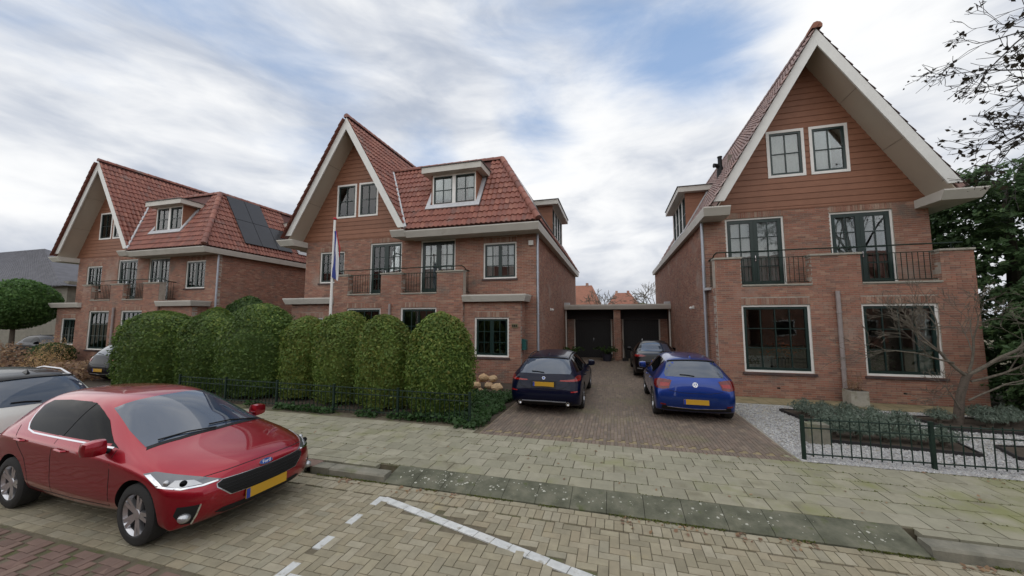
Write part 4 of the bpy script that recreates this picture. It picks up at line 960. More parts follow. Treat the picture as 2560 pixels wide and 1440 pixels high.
        for f, z in ((2.20, .83), (3.10, .865)):
            for sd in (-1, 1):
                p, n = s.surf(s.P(f, sd*1.2, z), (0, -sd, 0)); b = MB()
                b.tube([(p.x+.09, p.y, p.z-.004), (p.x+.07, p.y+sd*.03, p.z), (p.x-.07, p.y+sd*.03, p.z+.008), (p.x-.09, p.y, p.z+.004)], [.012, .014, .014, .012], 8)
                b.obj('door_handle', hand or s.paint, s.t, smooth=True)
        for sd in (-1, 1):
            x, y, z = s.P(1.44, sd*.935, .985-s.low*.7); b = MB()
            bm = bmesh.new(); bmesh.ops.create_cube(bm, size=1); bmesh.ops.subdivide_edges(bm, edges=bm.edges, cuts=3, use_grid_fill=True)
            vs = []
            for v in bm.verts:
                c = v.co*2; q = c.normalized(); c = c*.45+q*.62; vs.append((x+c.x*.075*(1-.15*c.y*sd), y+c.y*.098, z+c.z*.085*(1-.12*c.y*sd)))
            b.add(vs, [tuple(v.index for v in f.verts) for f in bm.faces]); bm.free()
            mo = b.obj('mirror', s.paint, s.t, smooth=True)
            MB().box(x-.066, x-.058, y-.068, y+.068, z-.042, z+.042).obj('mirror_glass', 'car_glass', mo)
            MB().tube([(x, y-sd*.08, z-.04), (x+.01, s.P(1.4, sd*.80, .95)[1], z-.07)], .028, 8).obj('mirror_arm', 'plastic', mo)
    def plate(s, f, z, rear, d):
        p, n = s.surf(s.P(f, 0, z), d); sx = -1 if rear else 1; x = p.x+sx*.012; w = .26
        o = MB().box(x-.006, x+.006, -w, w, p.z-.055, p.z+.055).obj('number_plate', 'plate_yellow', s.t)
        sgn = 1 if rear else -1; q = sorted((sgn*w*.995, sgn*(w-.045))); MB().box(x-.0075, x+.0075, q[0], q[1], p.z-.053, p.z+.053).obj('plate_band', 'plate_blue', o)
        return o
HM = [0, .8, 1.1, 1.9, 3.29, 4.04]
REDH = [[(f, y+(.02 if k == 2 and 5 < i < 11 else 0), (z if z < .8 else .8+(z-.8)*.93)-(.045 if k == 2 and 5 < i < 11 else .02 if k == 3 and i > 4 else 0)) for k, (f, y, z) in enumerate(st)] for i, st in enumerate(HATCH)]
REDH[5] = [(.90,0,.955),(.925,.42,.95),(1.02,.69,.905),(1.08,.81,.845)]+REDH[5][4:]; REDH[6] = [(1.34,0,1.17),(1.37,.42,1.16),(1.50,.655,1.08)]+REDH[6][3:]
# --- red hatchback at the kerb
c = Car('parked_car', 'glossy red hatchback parked at the kerb in front of the hedge bushes', (-6.22, 3.77, 0), R(-2.3), 'paint_red', REDH, [0, .83, 1.12, 1.95, 3.36, 4.12], 1.77, 1.50, .318, 3, low=.045)
c.wheels('five', R(-1)); c.sides('chrome')
ws = c.patch('windscreen', [(.945,0,.96),(.97,.40,.95),(1.07,.665,.91),(1.45,.625,1.07),(1.93,.54,1.29),(1.85,.28,1.34),(1.83,0,1.35),(1.85,-.28,1.34),(1.93,-.54,1.29),(1.45,-.625,1.07),(1.07,-.665,.91),(.97,-.40,.95)], (-.55, 0, -.83), 'windscreen', .004, .07)
c.patch('cowl', [(.89,.0,.95),(.915,.41,.94),(1.01,.685,.90),(1.06,.66,.91),(.965,.40,.95),(.94,0,.96),(.965,-.40,.95),(1.06,-.66,.91),(1.01,-.685,.90),(.915,-.41,.94)], (-.4, 0, -.9), 'plastic', .003, .06)
for pts in ([(.98,.55,.92),(1.01,.2,.98),(1.02,-.05,.99)], [(.93,-.02,.95),(1.0,-.3,.96),(1.06,-.56,.94)]):
    q = [c.surf(c.P(*p), (-.5, 0, -.85)) for p in pts]; MB().tube([tuple(a+n*.02) for a, n in q], .009, 6).obj('wiper', 'plastic', c.t)
hl = c.patch('headlight', [(.10,.46,.625),(.16,.60,.60),(.27,.745,.60),(.50,.84,.635),(.70,.86,.745),(.58,.82,.765),(.38,.745,.735),(.22,.62,.69)], (-.75, -.62, -.22), 'lamp_grey', .008, .035, mirror=True)
for o, sd in zip(hl, (1, -1)):
    c.patch('lamp_reflector', [(.19,.60*sd,.618),(.30,.745*sd,.615),(.40,.79*sd,.635),(.36,.755*sd,.68),(.24,.655*sd,.665)], (-.75, -.62*sd, -.22), 'lamp_clear', .016, .03, parent=o)
    c.patch('running_light', [(.44,.815*sd,.64),(.50,.838*sd,.645),(.66,.862*sd,.735),(.61,.84*sd,.742),(.50,.82*sd,.675)], (-.75, -.62*sd, -.22), 'chrome', .014, .03, parent=o)
    c.strip('lamp_trim', [(.12,.50*sd,.622),(.18,.61*sd,.607),(.28,.745*sd,.607),(.42,.805*sd,.625),(.50,.838*sd,.64)], .016, (-.75, -.62*sd, -.22), 'chrome', .015, parent=o, res=.03)
    p, n = c.surf(c.P(.42, .795*sd, .665), (-.75, -.62*sd, -.22)); MB().blob(tuple(p+n*.008), (.03, .03, .03), 3, 0).obj('lens', 'lamp_clear', o, smooth=True)
    p, n = c.surf(c.P(.30, .71*sd, .645), (-.75, -.62*sd, -.22)); MB().blob(tuple(p+n*.012), (.034, .034, .034), 3, 0).obj('lens', 'car_glass', o, smooth=True)
c.patch('grille_surround', [(0,.0,.618),(0,.47,.628),(0,.53,.597),(0,.53,.56),(0,.41,.445),(0,0,.43),(0,-.41,.445),(0,-.53,.56),(0,-.53,.597),(0,-.47,.628)], (-1, 0, 0), 'lamp_clear', .004, .05)
gr = c.patch('grille', [(0,.0,.613),(0,.47,.622),(0,.522,.596),(0,.52,.565),(0,.40,.452),(0,0,.436),(0,-.40,.452),(0,-.52,.565),(0,-.522,.596),(0,-.47,.622)], (-1, 0, 0), 'seam', .010, .05)
for z, w in ((.60, .49), (.565, .50), (.53, .47), (.495, .43), (.46, .39)):
    c.strip('grille_bar', [(0,-w,z),(0,-w/2,z),(0,0,z-.004),(0,w/2,z),(0,w,z)], .008, (-1, 0, 0), 'plastic', .016, parent=gr)
c.patch('lower_intake', [(0,.46,.315),(0,.52,.285),(0,.42,.245),(0,-.42,.245),(0,-.52,.285),(0,-.46,.315)], (-1, 0, .15), 'seam', .006, .05)
fp = c.patch('fog_pod', [(.12,.66,.44),(.24,.80,.45),(.27,.81,.37),(.22,.765,.265),(.16,.70,.255)], (-.85, -.5, 0), 'seam', .005, .04, mirror=True)
for o, sd in zip(fp, (1, -1)):
    c.strip('fog_surround', [(.12,.655*sd,.445),(.14,.68*sd,.34),(.17,.705*sd,.25)], .014, (-.85, -.5*sd, 0), 'chrome', .010, parent=o)
    p, n = c.surf(c.P(.21, .745*sd, .335), (-.85, -.5*sd, 0)); MB().blob(tuple(p+n*.006), (.058, .058, .048), 3, 0).obj('fog_light', 'lamp_clear', o, smooth=True)
c.plate(0, .385, False, (-1, 0, 0))
c.strip('seam', [(.155,-.60,.70),(.105,-.40,.705),(.085,0,.71),(.105,.40,.705),(.155,.60,.70)], .008, (-1, 0, -.4), 'seam', .0015)
c.strip('seam', [(.30,.69,.72),(.62,.735,.82),(.96,.74,.88)], .007, (0, 0, -1), 'seam', .0015, True)
p, n = c.surf(c.P(0, 0, .672), (-1, 0, -.3)); n = Vector((n.x, 0, n.z)).normalized(); ux = Vector((0, 1, 0)); uz = n.cross(ux)*1
if uz.z < 0: uz = -uz
bd = MB()
for (rx, rz, o0, o1, mi) in ((.088, .036, 0, .010, 0), (.080, .030, .0, .0125, 1)):
    k = 24; ring = [(math.cos(2*math.pi*i/k)*rx, math.sin(2*math.pi*i/k)*rz) for i in range(k)]
    bd.add([tuple(p+ux*a+uz*b+n*o0) for a, b in ring]+[tuple(p+ux*a+uz*b+n*o1) for a, b in ring], [tuple(range(k)), tuple(range(2*k-1, k-1, -1))]+[(i, (i+1) % k, k+(i+1) % k, k+i) for i in range(k)], mi)
badge = bd.obj('badge', ['chrome', 'badge_blue'], c.t)
def text(parent, s, size, M, m, ext=.001, name='lettering'):
    cu = bpy.data.curves.new(name, 'FONT'); cu.body = s; cu.size = size; cu.align_x = 'CENTER'; cu.align_y = 'CENTER'; cu.extrude = ext; cu.shear = .25
    o = bpy.data.objects.new(name, cu); COL.objects.link(o); dg = bpy.context.evaluated_depsgraph_get(); me = bpy.data.meshes.new_from_object(o.evaluated_get(dg)); bpy.data.objects.remove(o)
    me.materials.clear(); me.materials.append(MATS[m]); q = link(name, me, parent); q.matrix_local = M; return q
ti = Matrix((-ux if False else ux, uz, n)).transposed()
if Matrix(ti).determinant() < 0: ti = Matrix((-ux, uz, n)).transposed()
Mt = ti.to_4x4(); Mt.translation = p+n*.0135; text(badge, 'Ford', .055, Mt, 'white_paint')
c.strip('antenna_seam', [(2.0,.50,1.40),(2.6,.515,1.42),(3.2,.50,1.40)], .008, (0, 0, -1), 'seam', .0015, True)

def rear_car(label, loc, rz, paint, cage, fmap, w, h, wz, kind, sub=3, black_roof=False, seen=True):
    c = Car('parked_car', label, loc, rz, paint, cage, fmap, w, h, wz, sub, black_roof)
    c.wheels('five'); c.sides('chrome' if kind in ('estate', 'sedan') else None, estate=(kind == 'estate'))
    d = (1, 0, -.25)
    if kind == 'sedan':
        c.patch('rear_window', [(3.54,.56,1.05),(3.0,.48,1.36),(2.98,0,1.385),(3.0,-.48,1.36),(3.54,-.56,1.05),(3.57,0,1.06)], (.4, 0, -.9), 'windscreen', .004, .07)
    else:
        c.patch('rear_window', [(3.9,.60,1.01),(3.8,.62,1.06),(3.6,.525,1.325),(3.6,0,1.345),(3.6,-.525,1.325),(3.8,-.62,1.06),(3.9,-.60,1.01),(3.9,0,.99)], d, 'windscreen', .004, .07)
        c.patch('spoiler', [(3.55,.51,1.345),(3.6,0,1.37),(3.55,-.51,1.345),(3.55,-.505,1.322),(3.6,0,1.345),(3.55,.505,1.322)], d, 'plastic' if paint != 'paint_white' else 'paint_black', .02, .06)
        q = [c.surf(c.P(3.9, y, z), d) for y, z in ((0, 1.02), (.17, 1.045), (.30, 1.05))]; MB().tube([tuple(a+n*.02) for a, n in q], .01, 6).obj('wiper', 'plastic', c.t)
        p = c.P(3.35, 0, 1.44); q, n = c.surf(p, (0, 0, -1)); MB().add([tuple(q+Vector(v)) for v in ((.09, -.02, -.01), (.09, .02, -.01), (-.09, .02, -.01), (-.09, -.02, -.01), (-.05, 0, .055))], [(0, 1, 2, 3), (1, 0, 4), (2, 1, 4), (3, 2, 4), (0, 3, 4)]).obj('aerial', paint if not black_roof else 'paint_black', c.t)
    if kind == 'hatch':
        tl = c.patch('taillight', [(3.95,.50,.92),(3.93,.52,.74),(3.90,.66,.715),(3.82,.78,.73),(3.70,.835,.78),(3.68,.825,.90),(3.80,.735,.945),(3.90,.62,.94)], (.8, -.6, 0), 'lamp_red', .008, .04, mirror=True)
        for o, sd in zip(tl, (1, -1)): c.patch('lamp_element', [(3.95,.53*sd,.86),(3.93,.54*sd,.79),(3.86,.70*sd,.77),(3.85,.70*sd,.86)], (.8, -.6*sd, 0), 'lamp_red_bright', .011, .04, parent=o)
        c.strip('seam', [(3.9,.56,.70),(3.96,.3,.655),(3.97,0,.65),(3.96,-.3,.655),(3.9,-.56,.70)], .010, (1, 0, 0), 'seam', .0015)
        c.strip('seam', [(3.9,.60,.97),(3.93,.51,.93)], .008, (1, 0, 0), 'seam', .0015, True)
        c.patch('bumper_recess', [(4.0,.44,.56),(4.02,0,.565),(4.0,-.44,.56),(4.0,-.36,.40),(4.02,0,.395),(4.0,.36,.40)], (1, 0, 0), paint, .006, .06)
        c.patch('lower_valance', [(3.9,.70,.36),(4.0,.45,.315),(4.0,0,.305),(4.0,-.45,.315),(3.9,-.70,.36),(3.9,-.72,.26),(4.0,0,.235),(3.9,.72,.26)], (1, 0, .1), 'plastic', .006, .06)
        c.strip('trim', [(3.9,.60,.335),(4.0,0,.30),(3.9,-.60,.335)], .012, (1, 0, .1), 'chrome', .010)
        c.patch('reflector', [(3.9,.60,.385),(3.88,.72,.40),(3.88,.72,.365),(3.9,.60,.355)], (1, -.3, 0), 'lamp_red', .008, .04, mirror=True)
        c.plate(4.04, .46, True, (1, 0, 0))
    elif kind == 'estate':
        tl = c.patch('taillight', [(3.98,.36,.835),(3.95,.50,.825),(3.86,.70,.82),(3.74,.82,.83),(3.68,.845,.93),(3.76,.79,.955),(3.83,.725,.93),(3.86,.69,.885),(3.95,.50,.865)], (.85, -.5, 0), 'lamp_red', .008, .035, mirror=True)
        for o, sd in zip(tl, (1, -1)):
            c.strip('light_bar', [(3.97,.40*sd,.847),(3.93,.56*sd,.843),(3.85,.71*sd,.846),(3.76,.80*sd,.86),(3.72,.825*sd,.93)], .022, (.85, -.5*sd, 0), 'lamp_red_bright', .013, parent=o)
        c.strip('seam', [(3.9,.60,.80),(3.93,.52,.70),(3.97,.3,.63),(3.98,0,.62),(3.97,-.3,.63),(3.93,-.52,.70),(3.9,-.60,.80)], .010, (1, 0, 0), 'seam', .0015)
        c.patch('plate_recess', [(3.98,.31,.83),(3.99,0,.84),(3.98,-.31,.83),(3.98,-.28,.67),(3.98,.28,.67)], (1, 0, 0), 'plastic', .004, .06)
        c.patch('lower_valance', [(3.95,.66,.33),(4.02,0,.33),(3.95,-.66,.33),(3.95,-.62,.245),(4.0,0,.235),(3.95,.62,.245)], (1, 0, .1), 'plastic', .006, .06)
        c.strip('trim', [(3.95,.52,.345),(4.02,0,.35),(3.95,-.52,.345)], .02, (1, 0, .1), 'zinc', .010)
        c.patch('reflector', [(3.93,.60,.60),(3.86,.74,.61),(3.86,.74,.58),(3.93,.60,.575)], (1, -.35, 0), 'lamp_red_bright', .008, .04, mirror=True)
        for sd in (-1, 1):
            p, n = c.surf(c.P(4.0, sd*.56, .29), (1, 0, 0)); Mx = Matrix.Translation((p.x+.0, p.y, p.z)) @ Matrix.Rotation(R(-90), 4, 'Y')
            MB().lathe([(.034, .0), (.046, .0), (.046, .05), (.034, .05), (.034, 0), (.001, .005)], 16, Mx).obj('exhaust', 'chrome', c.t, smooth=True)
            q = [c.surf(c.P(f, sd*.52, 1.5), (0, 0, -1))[0] for f in (2.1, 2.6, 3.1, 3.45)]; q = [(v.x, v.y, v.z+(.005 if i in (0, 3) else .045)) for i, v in enumerate(q)]
            MB().tube(q, .014, 8).obj('roof_rail', 'plastic', c.t, smooth=True)
        c.plate(3.98, .755, True, (1, 0, 0))
    else:
        tl = c.patch('taillight', [(3.97,.44,.90),(3.93,.56,.86),(3.80,.76,.85),(3.66,.845,.87),(3.64,.84,.93),(3.80,.765,.955),(3.93,.60,.945)], (.8, -.55, 0), 'lamp_red', .008, .035, mirror=True)
        for o, sd in zip(tl, (1, -1)): c.patch('lamp_element', [(3.95,.50*sd,.905),(3.82,.72*sd,.885),(3.70,.82*sd,.895),(3.72,.81*sd,.915),(3.82,.72*sd,.925)], (.8, -.55*sd, 0), 'lamp_red_bright', .013, .03, parent=o)
        c.patch('reflector', [(3.95,.55,.42),(3.86,.72,.43),(3.86,.72,.40),(3.95,.55,.39)], (1, -.3, 0), 'lamp_clear', .008, .04, mirror=True)
        c.plate(3.98, .72, True, (1, 0, 0))
    return c
def roundel(c, f, z, rr, d=(1, 0, -.1), vw=True):
    p, n = c.surf(c.P(f, 0, z), d); n = Vector((n.x, 0, n.z)).normalized()
    if n.x > 0: n = -n
    uy = Vector((0, -1, 0)); uz = Vector((0, 0, 1)); uz = (uz-n*uz.dot(n)).normalized(); b = MB(); k = 28
    def ring(r0, r1, o0, o1, mi):
        vs = []
        for i in range(k):
            a = 2*math.pi*i/k
            for r, o in ((r0, o0), (r1, o0), (r1, o1), (r0, o1)): vs.append(tuple(p+uy*math.cos(a)*r+uz*math.sin(a)*r+n*o))
        b.add(vs, [(i*4+j, ((i+1) % k)*4+j, ((i+1) % k)*4+(j+1) % 4, i*4+(j+1) % 4) for i in range(k) for j in range(4)], mi)
    ring(.001, rr, -.002, .006, 1); ring(rr*.87, rr, -.002, .012, 0)
    def bar(a, e, w):
        a = Vector(a)*rr; e = Vector(e)*rr; t = (e-a).normalized(); m = Vector((-t.y, t.x))*w*rr; q = [a+m, a-m, e-m, e+m]
        b.add([tuple(p+uy*v.x+uz*v.y+n*.005) for v in q]+[tuple(p+uy*v.x+uz*v.y+n*.012) for v in q], [(3, 2, 1, 0), (4, 5, 6, 7), (0, 1, 5, 4), (1, 2, 6, 5), (2, 3, 7, 6), (3, 0, 4, 7)], 0)
    if vw:
        for sx in (-1, 1):
            bar((sx*.36, .80), (sx*.0, .10), .075); bar((sx*.78, .42), (sx*.34, -.78), .075); bar((sx*.34, -.78), (0, -.06), .075)
    b.obj('badge', ['chrome', 'badge_blue'], c.t)
EM = [0, .78, 1.35, 2.1, 3.63, 4.71]
po = rear_car('bright blue hatchback parked on the right of the driveway', (1.74, 11.15, GZ), R(90), 'paint_blue', HATCH, [0, .83, 1.12, 1.92, 3.39, 4.08], 1.76, 1.46, .31, 'hatch')
roundel(po, 3.96, .835, .055)
bw = rear_car('dark navy estate car with roof rails parked on the left of the driveway', (-1.70, 11.38, GZ), R(90), 'paint_navy', HATCH, EM, 1.83, 1.44, .32, 'estate')
roundel(bw, 3.96, .90, .038, vw=False)
rear_car('black saloon car parked ahead of the bright blue hatchback, beside the garage', (1.62, 17.75, GZ), R(90), 'paint_black', SEDAN, [0, .8, 1.4, 2.15, 3.64, 4.66], 1.80, 1.44, .32, 'sedan')
wc = rear_car('white small car with glossy black roof, parked behind the red hatchback', (-10.62, 3.72, 0), R(180), 'paint_white', HATCH, [0, .78, 1.05, 1.8, 3.2, 3.88], 1.72, 1.60, .30, 'hatch', 3, True)
for y in (-.52, .52):
    q = [wc.surf(wc.P(f, y, 1.6), (0, 0, -1))[0] for f in (2.0, 2.6, 3.1, 3.5)]; MB().tube([(v.x, v.y, v.z+(.0 if i in (0, 3) else .06)) for i, v in enumerate(q)], .016, 8).obj('roof_rail', 'alloy', wc.t, smooth=True)
rear_car('dark car half hidden by the left end of the hedge bushes', (-18.35, 11.0, GZ), R(90), 'paint_dark', HATCH, HM, 1.74, 1.47, .31, 'hatch', 2)
rear_car('dark car beyond the brown garden shrubs at the far left', (-34.0, 14.5, GZ), R(0), 'paint_dark', HATCH, HM, 1.74, 1.40, .31, 'hatch', 2)

# ------------------------------------------------------------------ plants
def leaves_mesh(name, pts, nrm, size, m, parent=None, kind=None, aspect=.55, up=.0, spread=.7):
    n = len(pts); pts = np.asarray(pts, float); d = np.asarray(nrm, float)+RNG.normal(0, spread, (n, 3)); d /= np.linalg.norm(d, axis=1)[:, None]+1e-9
    t = RNG.normal(0, 1, (n, 3)); t[:, 2] += up; t -= d*(t*d).sum(1)[:, None]; t /= np.linalg.norm(t, axis=1)[:, None]+1e-9
    b = np.cross(d, t); sz = size*RNG.uniform(.6, 1.3, n)[:, None]; w = sz*aspect/2; l = sz/2
    v = np.empty((n, 4, 3)); v[:, 0] = pts-t*l; v[:, 1] = pts+b*w+d*sz*.06; v[:, 2] = pts+t*l; v[:, 3] = pts-b*w+d*sz*.06
    me = bpy.data.meshes.new(name); me.vertices.add(n*4); me.vertices.foreach_set('co', v.ravel()); me.loops.add(n*4); me.loops.foreach_set('vertex_index', np.arange(n*4, dtype=np.int32))
    me.polygons.add(n); me.polygons.foreach_set('loop_start', np.arange(0, n*4, 4, dtype=np.int32)); me.polygons.foreach_set('loop_total', np.full(n, 4, dtype=np.int32))
    me.update(calc_edges=True)
    ml = m if isinstance(m, list) else [m]
    for k in ml: me.materials.append(MATS[k])
    if len(ml) > 1:
        h = (pts[:, 2]-pts[:, 2].min())/(np.ptp(pts[:, 2])+1e-6); pr = np.clip((h-.35)*1.1, .05, .8)*(.5+.5*np.sin(pts[:, 0]*3.1+pts[:, 1]*2.3+pts[:, 2]*2.7))
        me.polygons.foreach_set('material_index', (RNG.random(n) < pr).astype(np.int32))
    return link(name, me, parent, kind)
def lumps(k, seed):
    r = np.random.default_rng(seed); D = r.normal(0, 1, (k, 3)); D /= np.linalg.norm(D, axis=1)[:, None]; return D, r.uniform(-1, 1, k)
def bush(label, x, y, rx, ry, h, n, size, mats, group='clipped hedge bushes behind the low fence', seed=1, pw=2.6, name='hedge_bush', base=.05, cat='bush', z=GZ, core='trunk_dark', nstem=4, rot=0):
    t = thing(name, label, cat, (x, y, z), rot, group); r = np.random.default_rng(seed); D, A = lumps(26, seed)
    def shape(u, v, k=1.0):                   # u angle, v height fraction
        prof = (1-np.clip((v-.38)/.62, 0, 1)**pw)**(1/2.0)*(.86+.14*np.clip(v/.3, 0, 1)); q = np.stack([np.cos(u)*prof, np.sin(u)*prof, v*1.6-.8], -1); qn = q/(np.linalg.norm(q, axis=-1, keepdims=True)+1e-6)
        bump = 1+.10*sum(a*np.exp(-((qn-d)**2).sum(-1)*6) for d, a in zip(D, A))+.05*sum(a*np.exp(-((qn-d[[1, 2, 0]])**2).sum(-1)*26) for d, a in zip(D, A)); return np.stack([q[..., 0]*rx*bump*k, q[..., 1]*ry*bump*k, (base+v*(h-base))*(1+(bump-1)*.5)], -1)
    u = r.uniform(0, 2*np.pi, n); v = r.random(n)**.85; v[:n//8] = 1-r.random(n//8)**2*.25; k = 1-np.abs(r.normal(0, .07, n)); k[:n//4] += r.uniform(0, .13, n//4); k[:n//40] += r.uniform(0, .12, n//40)
    p = shape(u, v, k); nr = np.stack([np.cos(u), np.sin(u), np.clip((v-.5)*2.5, -.2, 2)], -1)
    leaves_mesh('foliage', p, nr, size, mats, t, up=.3)
    U, V = np.meshgrid(np.linspace(0, 2*np.pi, 25)[:-1], np.linspace(.02, .985, 12)); q = shape(U, V, .86); vs = [tuple(a) for a in q.reshape(-1, 3)]; fs = []
    for i in range(11):
        for j in range(24): fs.append((i*24+j, i*24+(j+1) % 24, (i+1)*24+(j+1) % 24, (i+1)*24+j))
    fs.append(tuple(range(11*24, 12*24))); MB().add(vs, fs).obj('inner_foliage', mats[0] if isinstance(mats, list) else mats, t, smooth=True)
    b = MB()
    for i in range(nstem): a = i*2*math.pi/max(1, nstem)+.4; b.tube([(math.cos(a)*rx*.15, math.sin(a)*ry*.15, -.05), (math.cos(a)*rx*.3, math.sin(a)*ry*.3, h*.4)], .035, 6)
    if nstem: b.obj('stem', 'bark_dark', t)
    return t
HB = 'clipped hedge bushes behind the low fence'
G1 = ['leaf_hedge', 'leaf_yellow']; G2 = ['leaf_hedge_dark', 'leaf_hedge']
bush('rounded bullet shaped bush with yellowish leaf tips, last of the row next to the driveway', -4.32, 8.62, .84, .76, 2.47, 13000, .082, G1, seed=3)
bush('yellow green bush with a brownish top, second of the row from the driveway', -5.95, 8.72, .80, .70, 2.30, 12000, .082, G1, seed=5)
bush('tall green bush just right of the flagpole, third of the row from the driveway', -7.50, 8.98, .92, .80, 2.50, 12000, .082, G1, seed=8)
bush('narrow pale green bush left of the flagpole, between two broader ones', -9.02, 9.05, .70, .72, 2.36, 10000, .082, ['leaf_hedge', 'leaf_yellow'], seed=11)
bush('broadest dark green bush, middle of the hedge row above the red car bonnet', -10.75, 8.98, 1.3, .98, 2.74, 14000, .088, G2, seed=13)
bush('dark green dense bush above the red car roof', -12.95, 9.2, 1.25, .9, 2.56, 13000, .09, G2, seed=17)
bush('leftmost dark green bush of the row, its far end in front of a dark car', -15.45, 9.15, 1.7, 1.0, 2.62, 14000, .092, G2, seed=19)
bush('loose leafy shrub showing above the hedge, against the side wall of the leftmost house', -15.1, 12.1, 1.75, .8, 3.15, 6000, .12, ['leaf_mid', 'leaf_hedge_dark'], group=None, seed=23, pw=1.8, name='garden_shrub', cat='shrub')
t = thing('round_tree', 'clipped ball shaped tree at the far left edge in front of the grey barn', 'tree', (-32.3, 12.2, GZ))
r = np.random.default_rng(4); n = 8000; q = r.normal(0, 1, (n, 3)); q /= np.linalg.norm(q, axis=1)[:, None]; D, A = lumps(20, 9)
k = 1+.10*sum(a*np.exp(-((q-d)**2).sum(-1)*6) for d, a in zip(D, A)); k *= 1-np.abs(r.normal(0, .08, n))
p = q*k[:, None]*np.array([1.75, 1.7, 1.42])+np.array([0, 0, 3.2]); leaves_mesh('crown', p, q, .16, 'leaf_ball', t, up=-.4)
MB().blob((0, 0, 3.2), (1.5, 1.45, 1.2), 3, .03).obj('inner_crown', 'leaf_ball', t, smooth=True); MB().tube([(0, 0, -.05), (.05, 0, 1.0), (0, 0, 2.6)], [.14, .11, .09], 8).obj('trunk', 'bark', t, smooth=True)

def branch_tree(t, base, segs, mats, leafm=None, leafn=0, leafs=.1, seed=1, depth=4, r0=.1, spread=.55, tip=.006, gravity=0.0, ratio=(.62, .82), kids=(2, 3), start_len=.9, cluster=.12):
    """recursive limbs: trunk part, limbs part, twigs part, optional leaves"""
    rr = random.Random(seed); big = MB(); small = MB(); tips = []
    def grow(p, d, l, r, k):
        pts = [p]; rad = [r]; q = p; dd = d
        n = 3
        for i in range(n):
            dd = (dd+Vector((rr.uniform(-1, 1), rr.uniform(-1, 1), rr.uniform(-1, 1)))*.16+Vector((0, 0, gravity))).normalized(); q = q+dd*l/n; pts.append(q); rad.append(max(tip, r*(1-.3*(i+1)/n)))
        (big if k >= depth-1 else small).tube(pts, rad, 7 if k > 2 else 4, cap=False)
        if k <= 2: tips.extend(pts[1:])
        if k == 0: return
        for c in range(rr.randint(*kids)):
            a = Vector((rr.gauss(0, 1), rr.gauss(0, 1), rr.gauss(0, 1))); a = (a-dd*a.dot(dd)).normalized(); nd = (dd+a*rr.uniform(.5, 1.2)*spread*1.5).normalized()
            f = rr.uniform(.35, 1) if c else 1; o = pts[1]+(pts[-1]-pts[1])*f if f < 1 else pts[-1]
            grow(o, nd, l*rr.uniform(*ratio), max(tip, rad[-1]*(.85 if c == 0 else .65)), k-1)
    for d, l, r, o in segs: grow(Vector(o), Vector(d).normalized(), l, r, depth)
    big.obj('limb', mats, t, smooth=True); small.obj('twigs', mats, t, kind='stuff')
    if leafm:
        r = np.random.default_rng(seed); T = np.array([tuple(v) for v in tips]); i = r.integers(0, len(T), leafn); p = T[i]+r.normal(0, cluster, (leafn, 3)); leaves_mesh('foliage', p, r.normal(0, 1, (leafn, 3)), leafs, leafm, t, aspect=.6)
    return tips
# magnolia in the gravel garden
t = thing('magnolia', 'bare spreading garden tree with grey brown branches in front of the right bay window', 'tree', (7.25, 10.6, GZ))
MB().tube([(0, 0, -.05), (.03, 0, .25), (.10, .02, .6), (.22, .02, 1.0), (.28, 0, 1.12)], [.11, .085, .075, .07, .065], 10).obj('trunk', 'bark', t, smooth=True)
branch_tree(t, None, [((-.62, -.1, .62), .75, .038, (.24, 0, 1.05)), ((-.9, -.25, .25), .8, .022, (.0, -.05, 1.35)), ((-.75, .1, .7), .7, .022, (-.1, 0, 1.5)), ((.75, -.1, .65), .9, .042, (.28, 0, 1.1)), ((.95, .1, .35), .85, .028, (.3, 0, .95)), ((.25, .1, 1), .75, .028, (.28, 0, 1.15)), ((.9, -.2, .55), .8, .022, (.6, -.05, 1.35)), ((-.5, -.15, .75), .45, .018, (.05, -.05, .3)), ((.85, -.3, .6), .7, .022, (.15, -.1, .55))], 'bark_grey', seed=21, depth=5, spread=.5, tip=.0038, ratio=(.6, .8), gravity=.03)
# tree whose branches reach in at the top right
t = thing('street_tree', 'dark branches with sparse withered leaf clusters reaching in at the top right corner', 'tree', (10.1, 8.5, GZ))
MB().tube([(0, 0, -.1), (.05, 0, 1.5), (-.05, .1, 3.2), (-.2, .2, 4.6)], [.24, .19, .16, .13], 10).obj('trunk', 'bark', t, smooth=True)
br = [((-.75, .2, .9), 1.4, .055, (-.2, .2, 4.6)), ((-.85, -.1, .75), 1.45, .05, (-.15, .2, 5.0)), ((-.5, .1, 1.2), 1.5, .055, (-.2, .2, 4.6)), ((.5, 0, 1), 1.5, .06, (-.2, .2, 4.6)), ((-.3, -.2, 1.3), 1.6, .05, (-.2, .2, 4.8)), ((-.95, .0, .3), 1.4, .045, (-.35, .25, 5.8)), ((-.9, .1, .45), 1.4, .04, (-.4, .25, 6.6)), ((-.8, -.1, .2), 1.3, .04, (-.5, .2, 7.4))]
MB().tube([(-.2, .2, 4.6), (-.3, .22, 5.8), (-.45, .22, 7.6)], [.12, .09, .05], 8).obj('leader', 'bark_dark', t, smooth=True)
branch_tree(t, None, br, 'bark_dark', 'leaf_autumn', 950, .105, seed=33, depth=5, spread=.46, tip=.0045, ratio=(.58, .76), gravity=.0, cluster=.045)
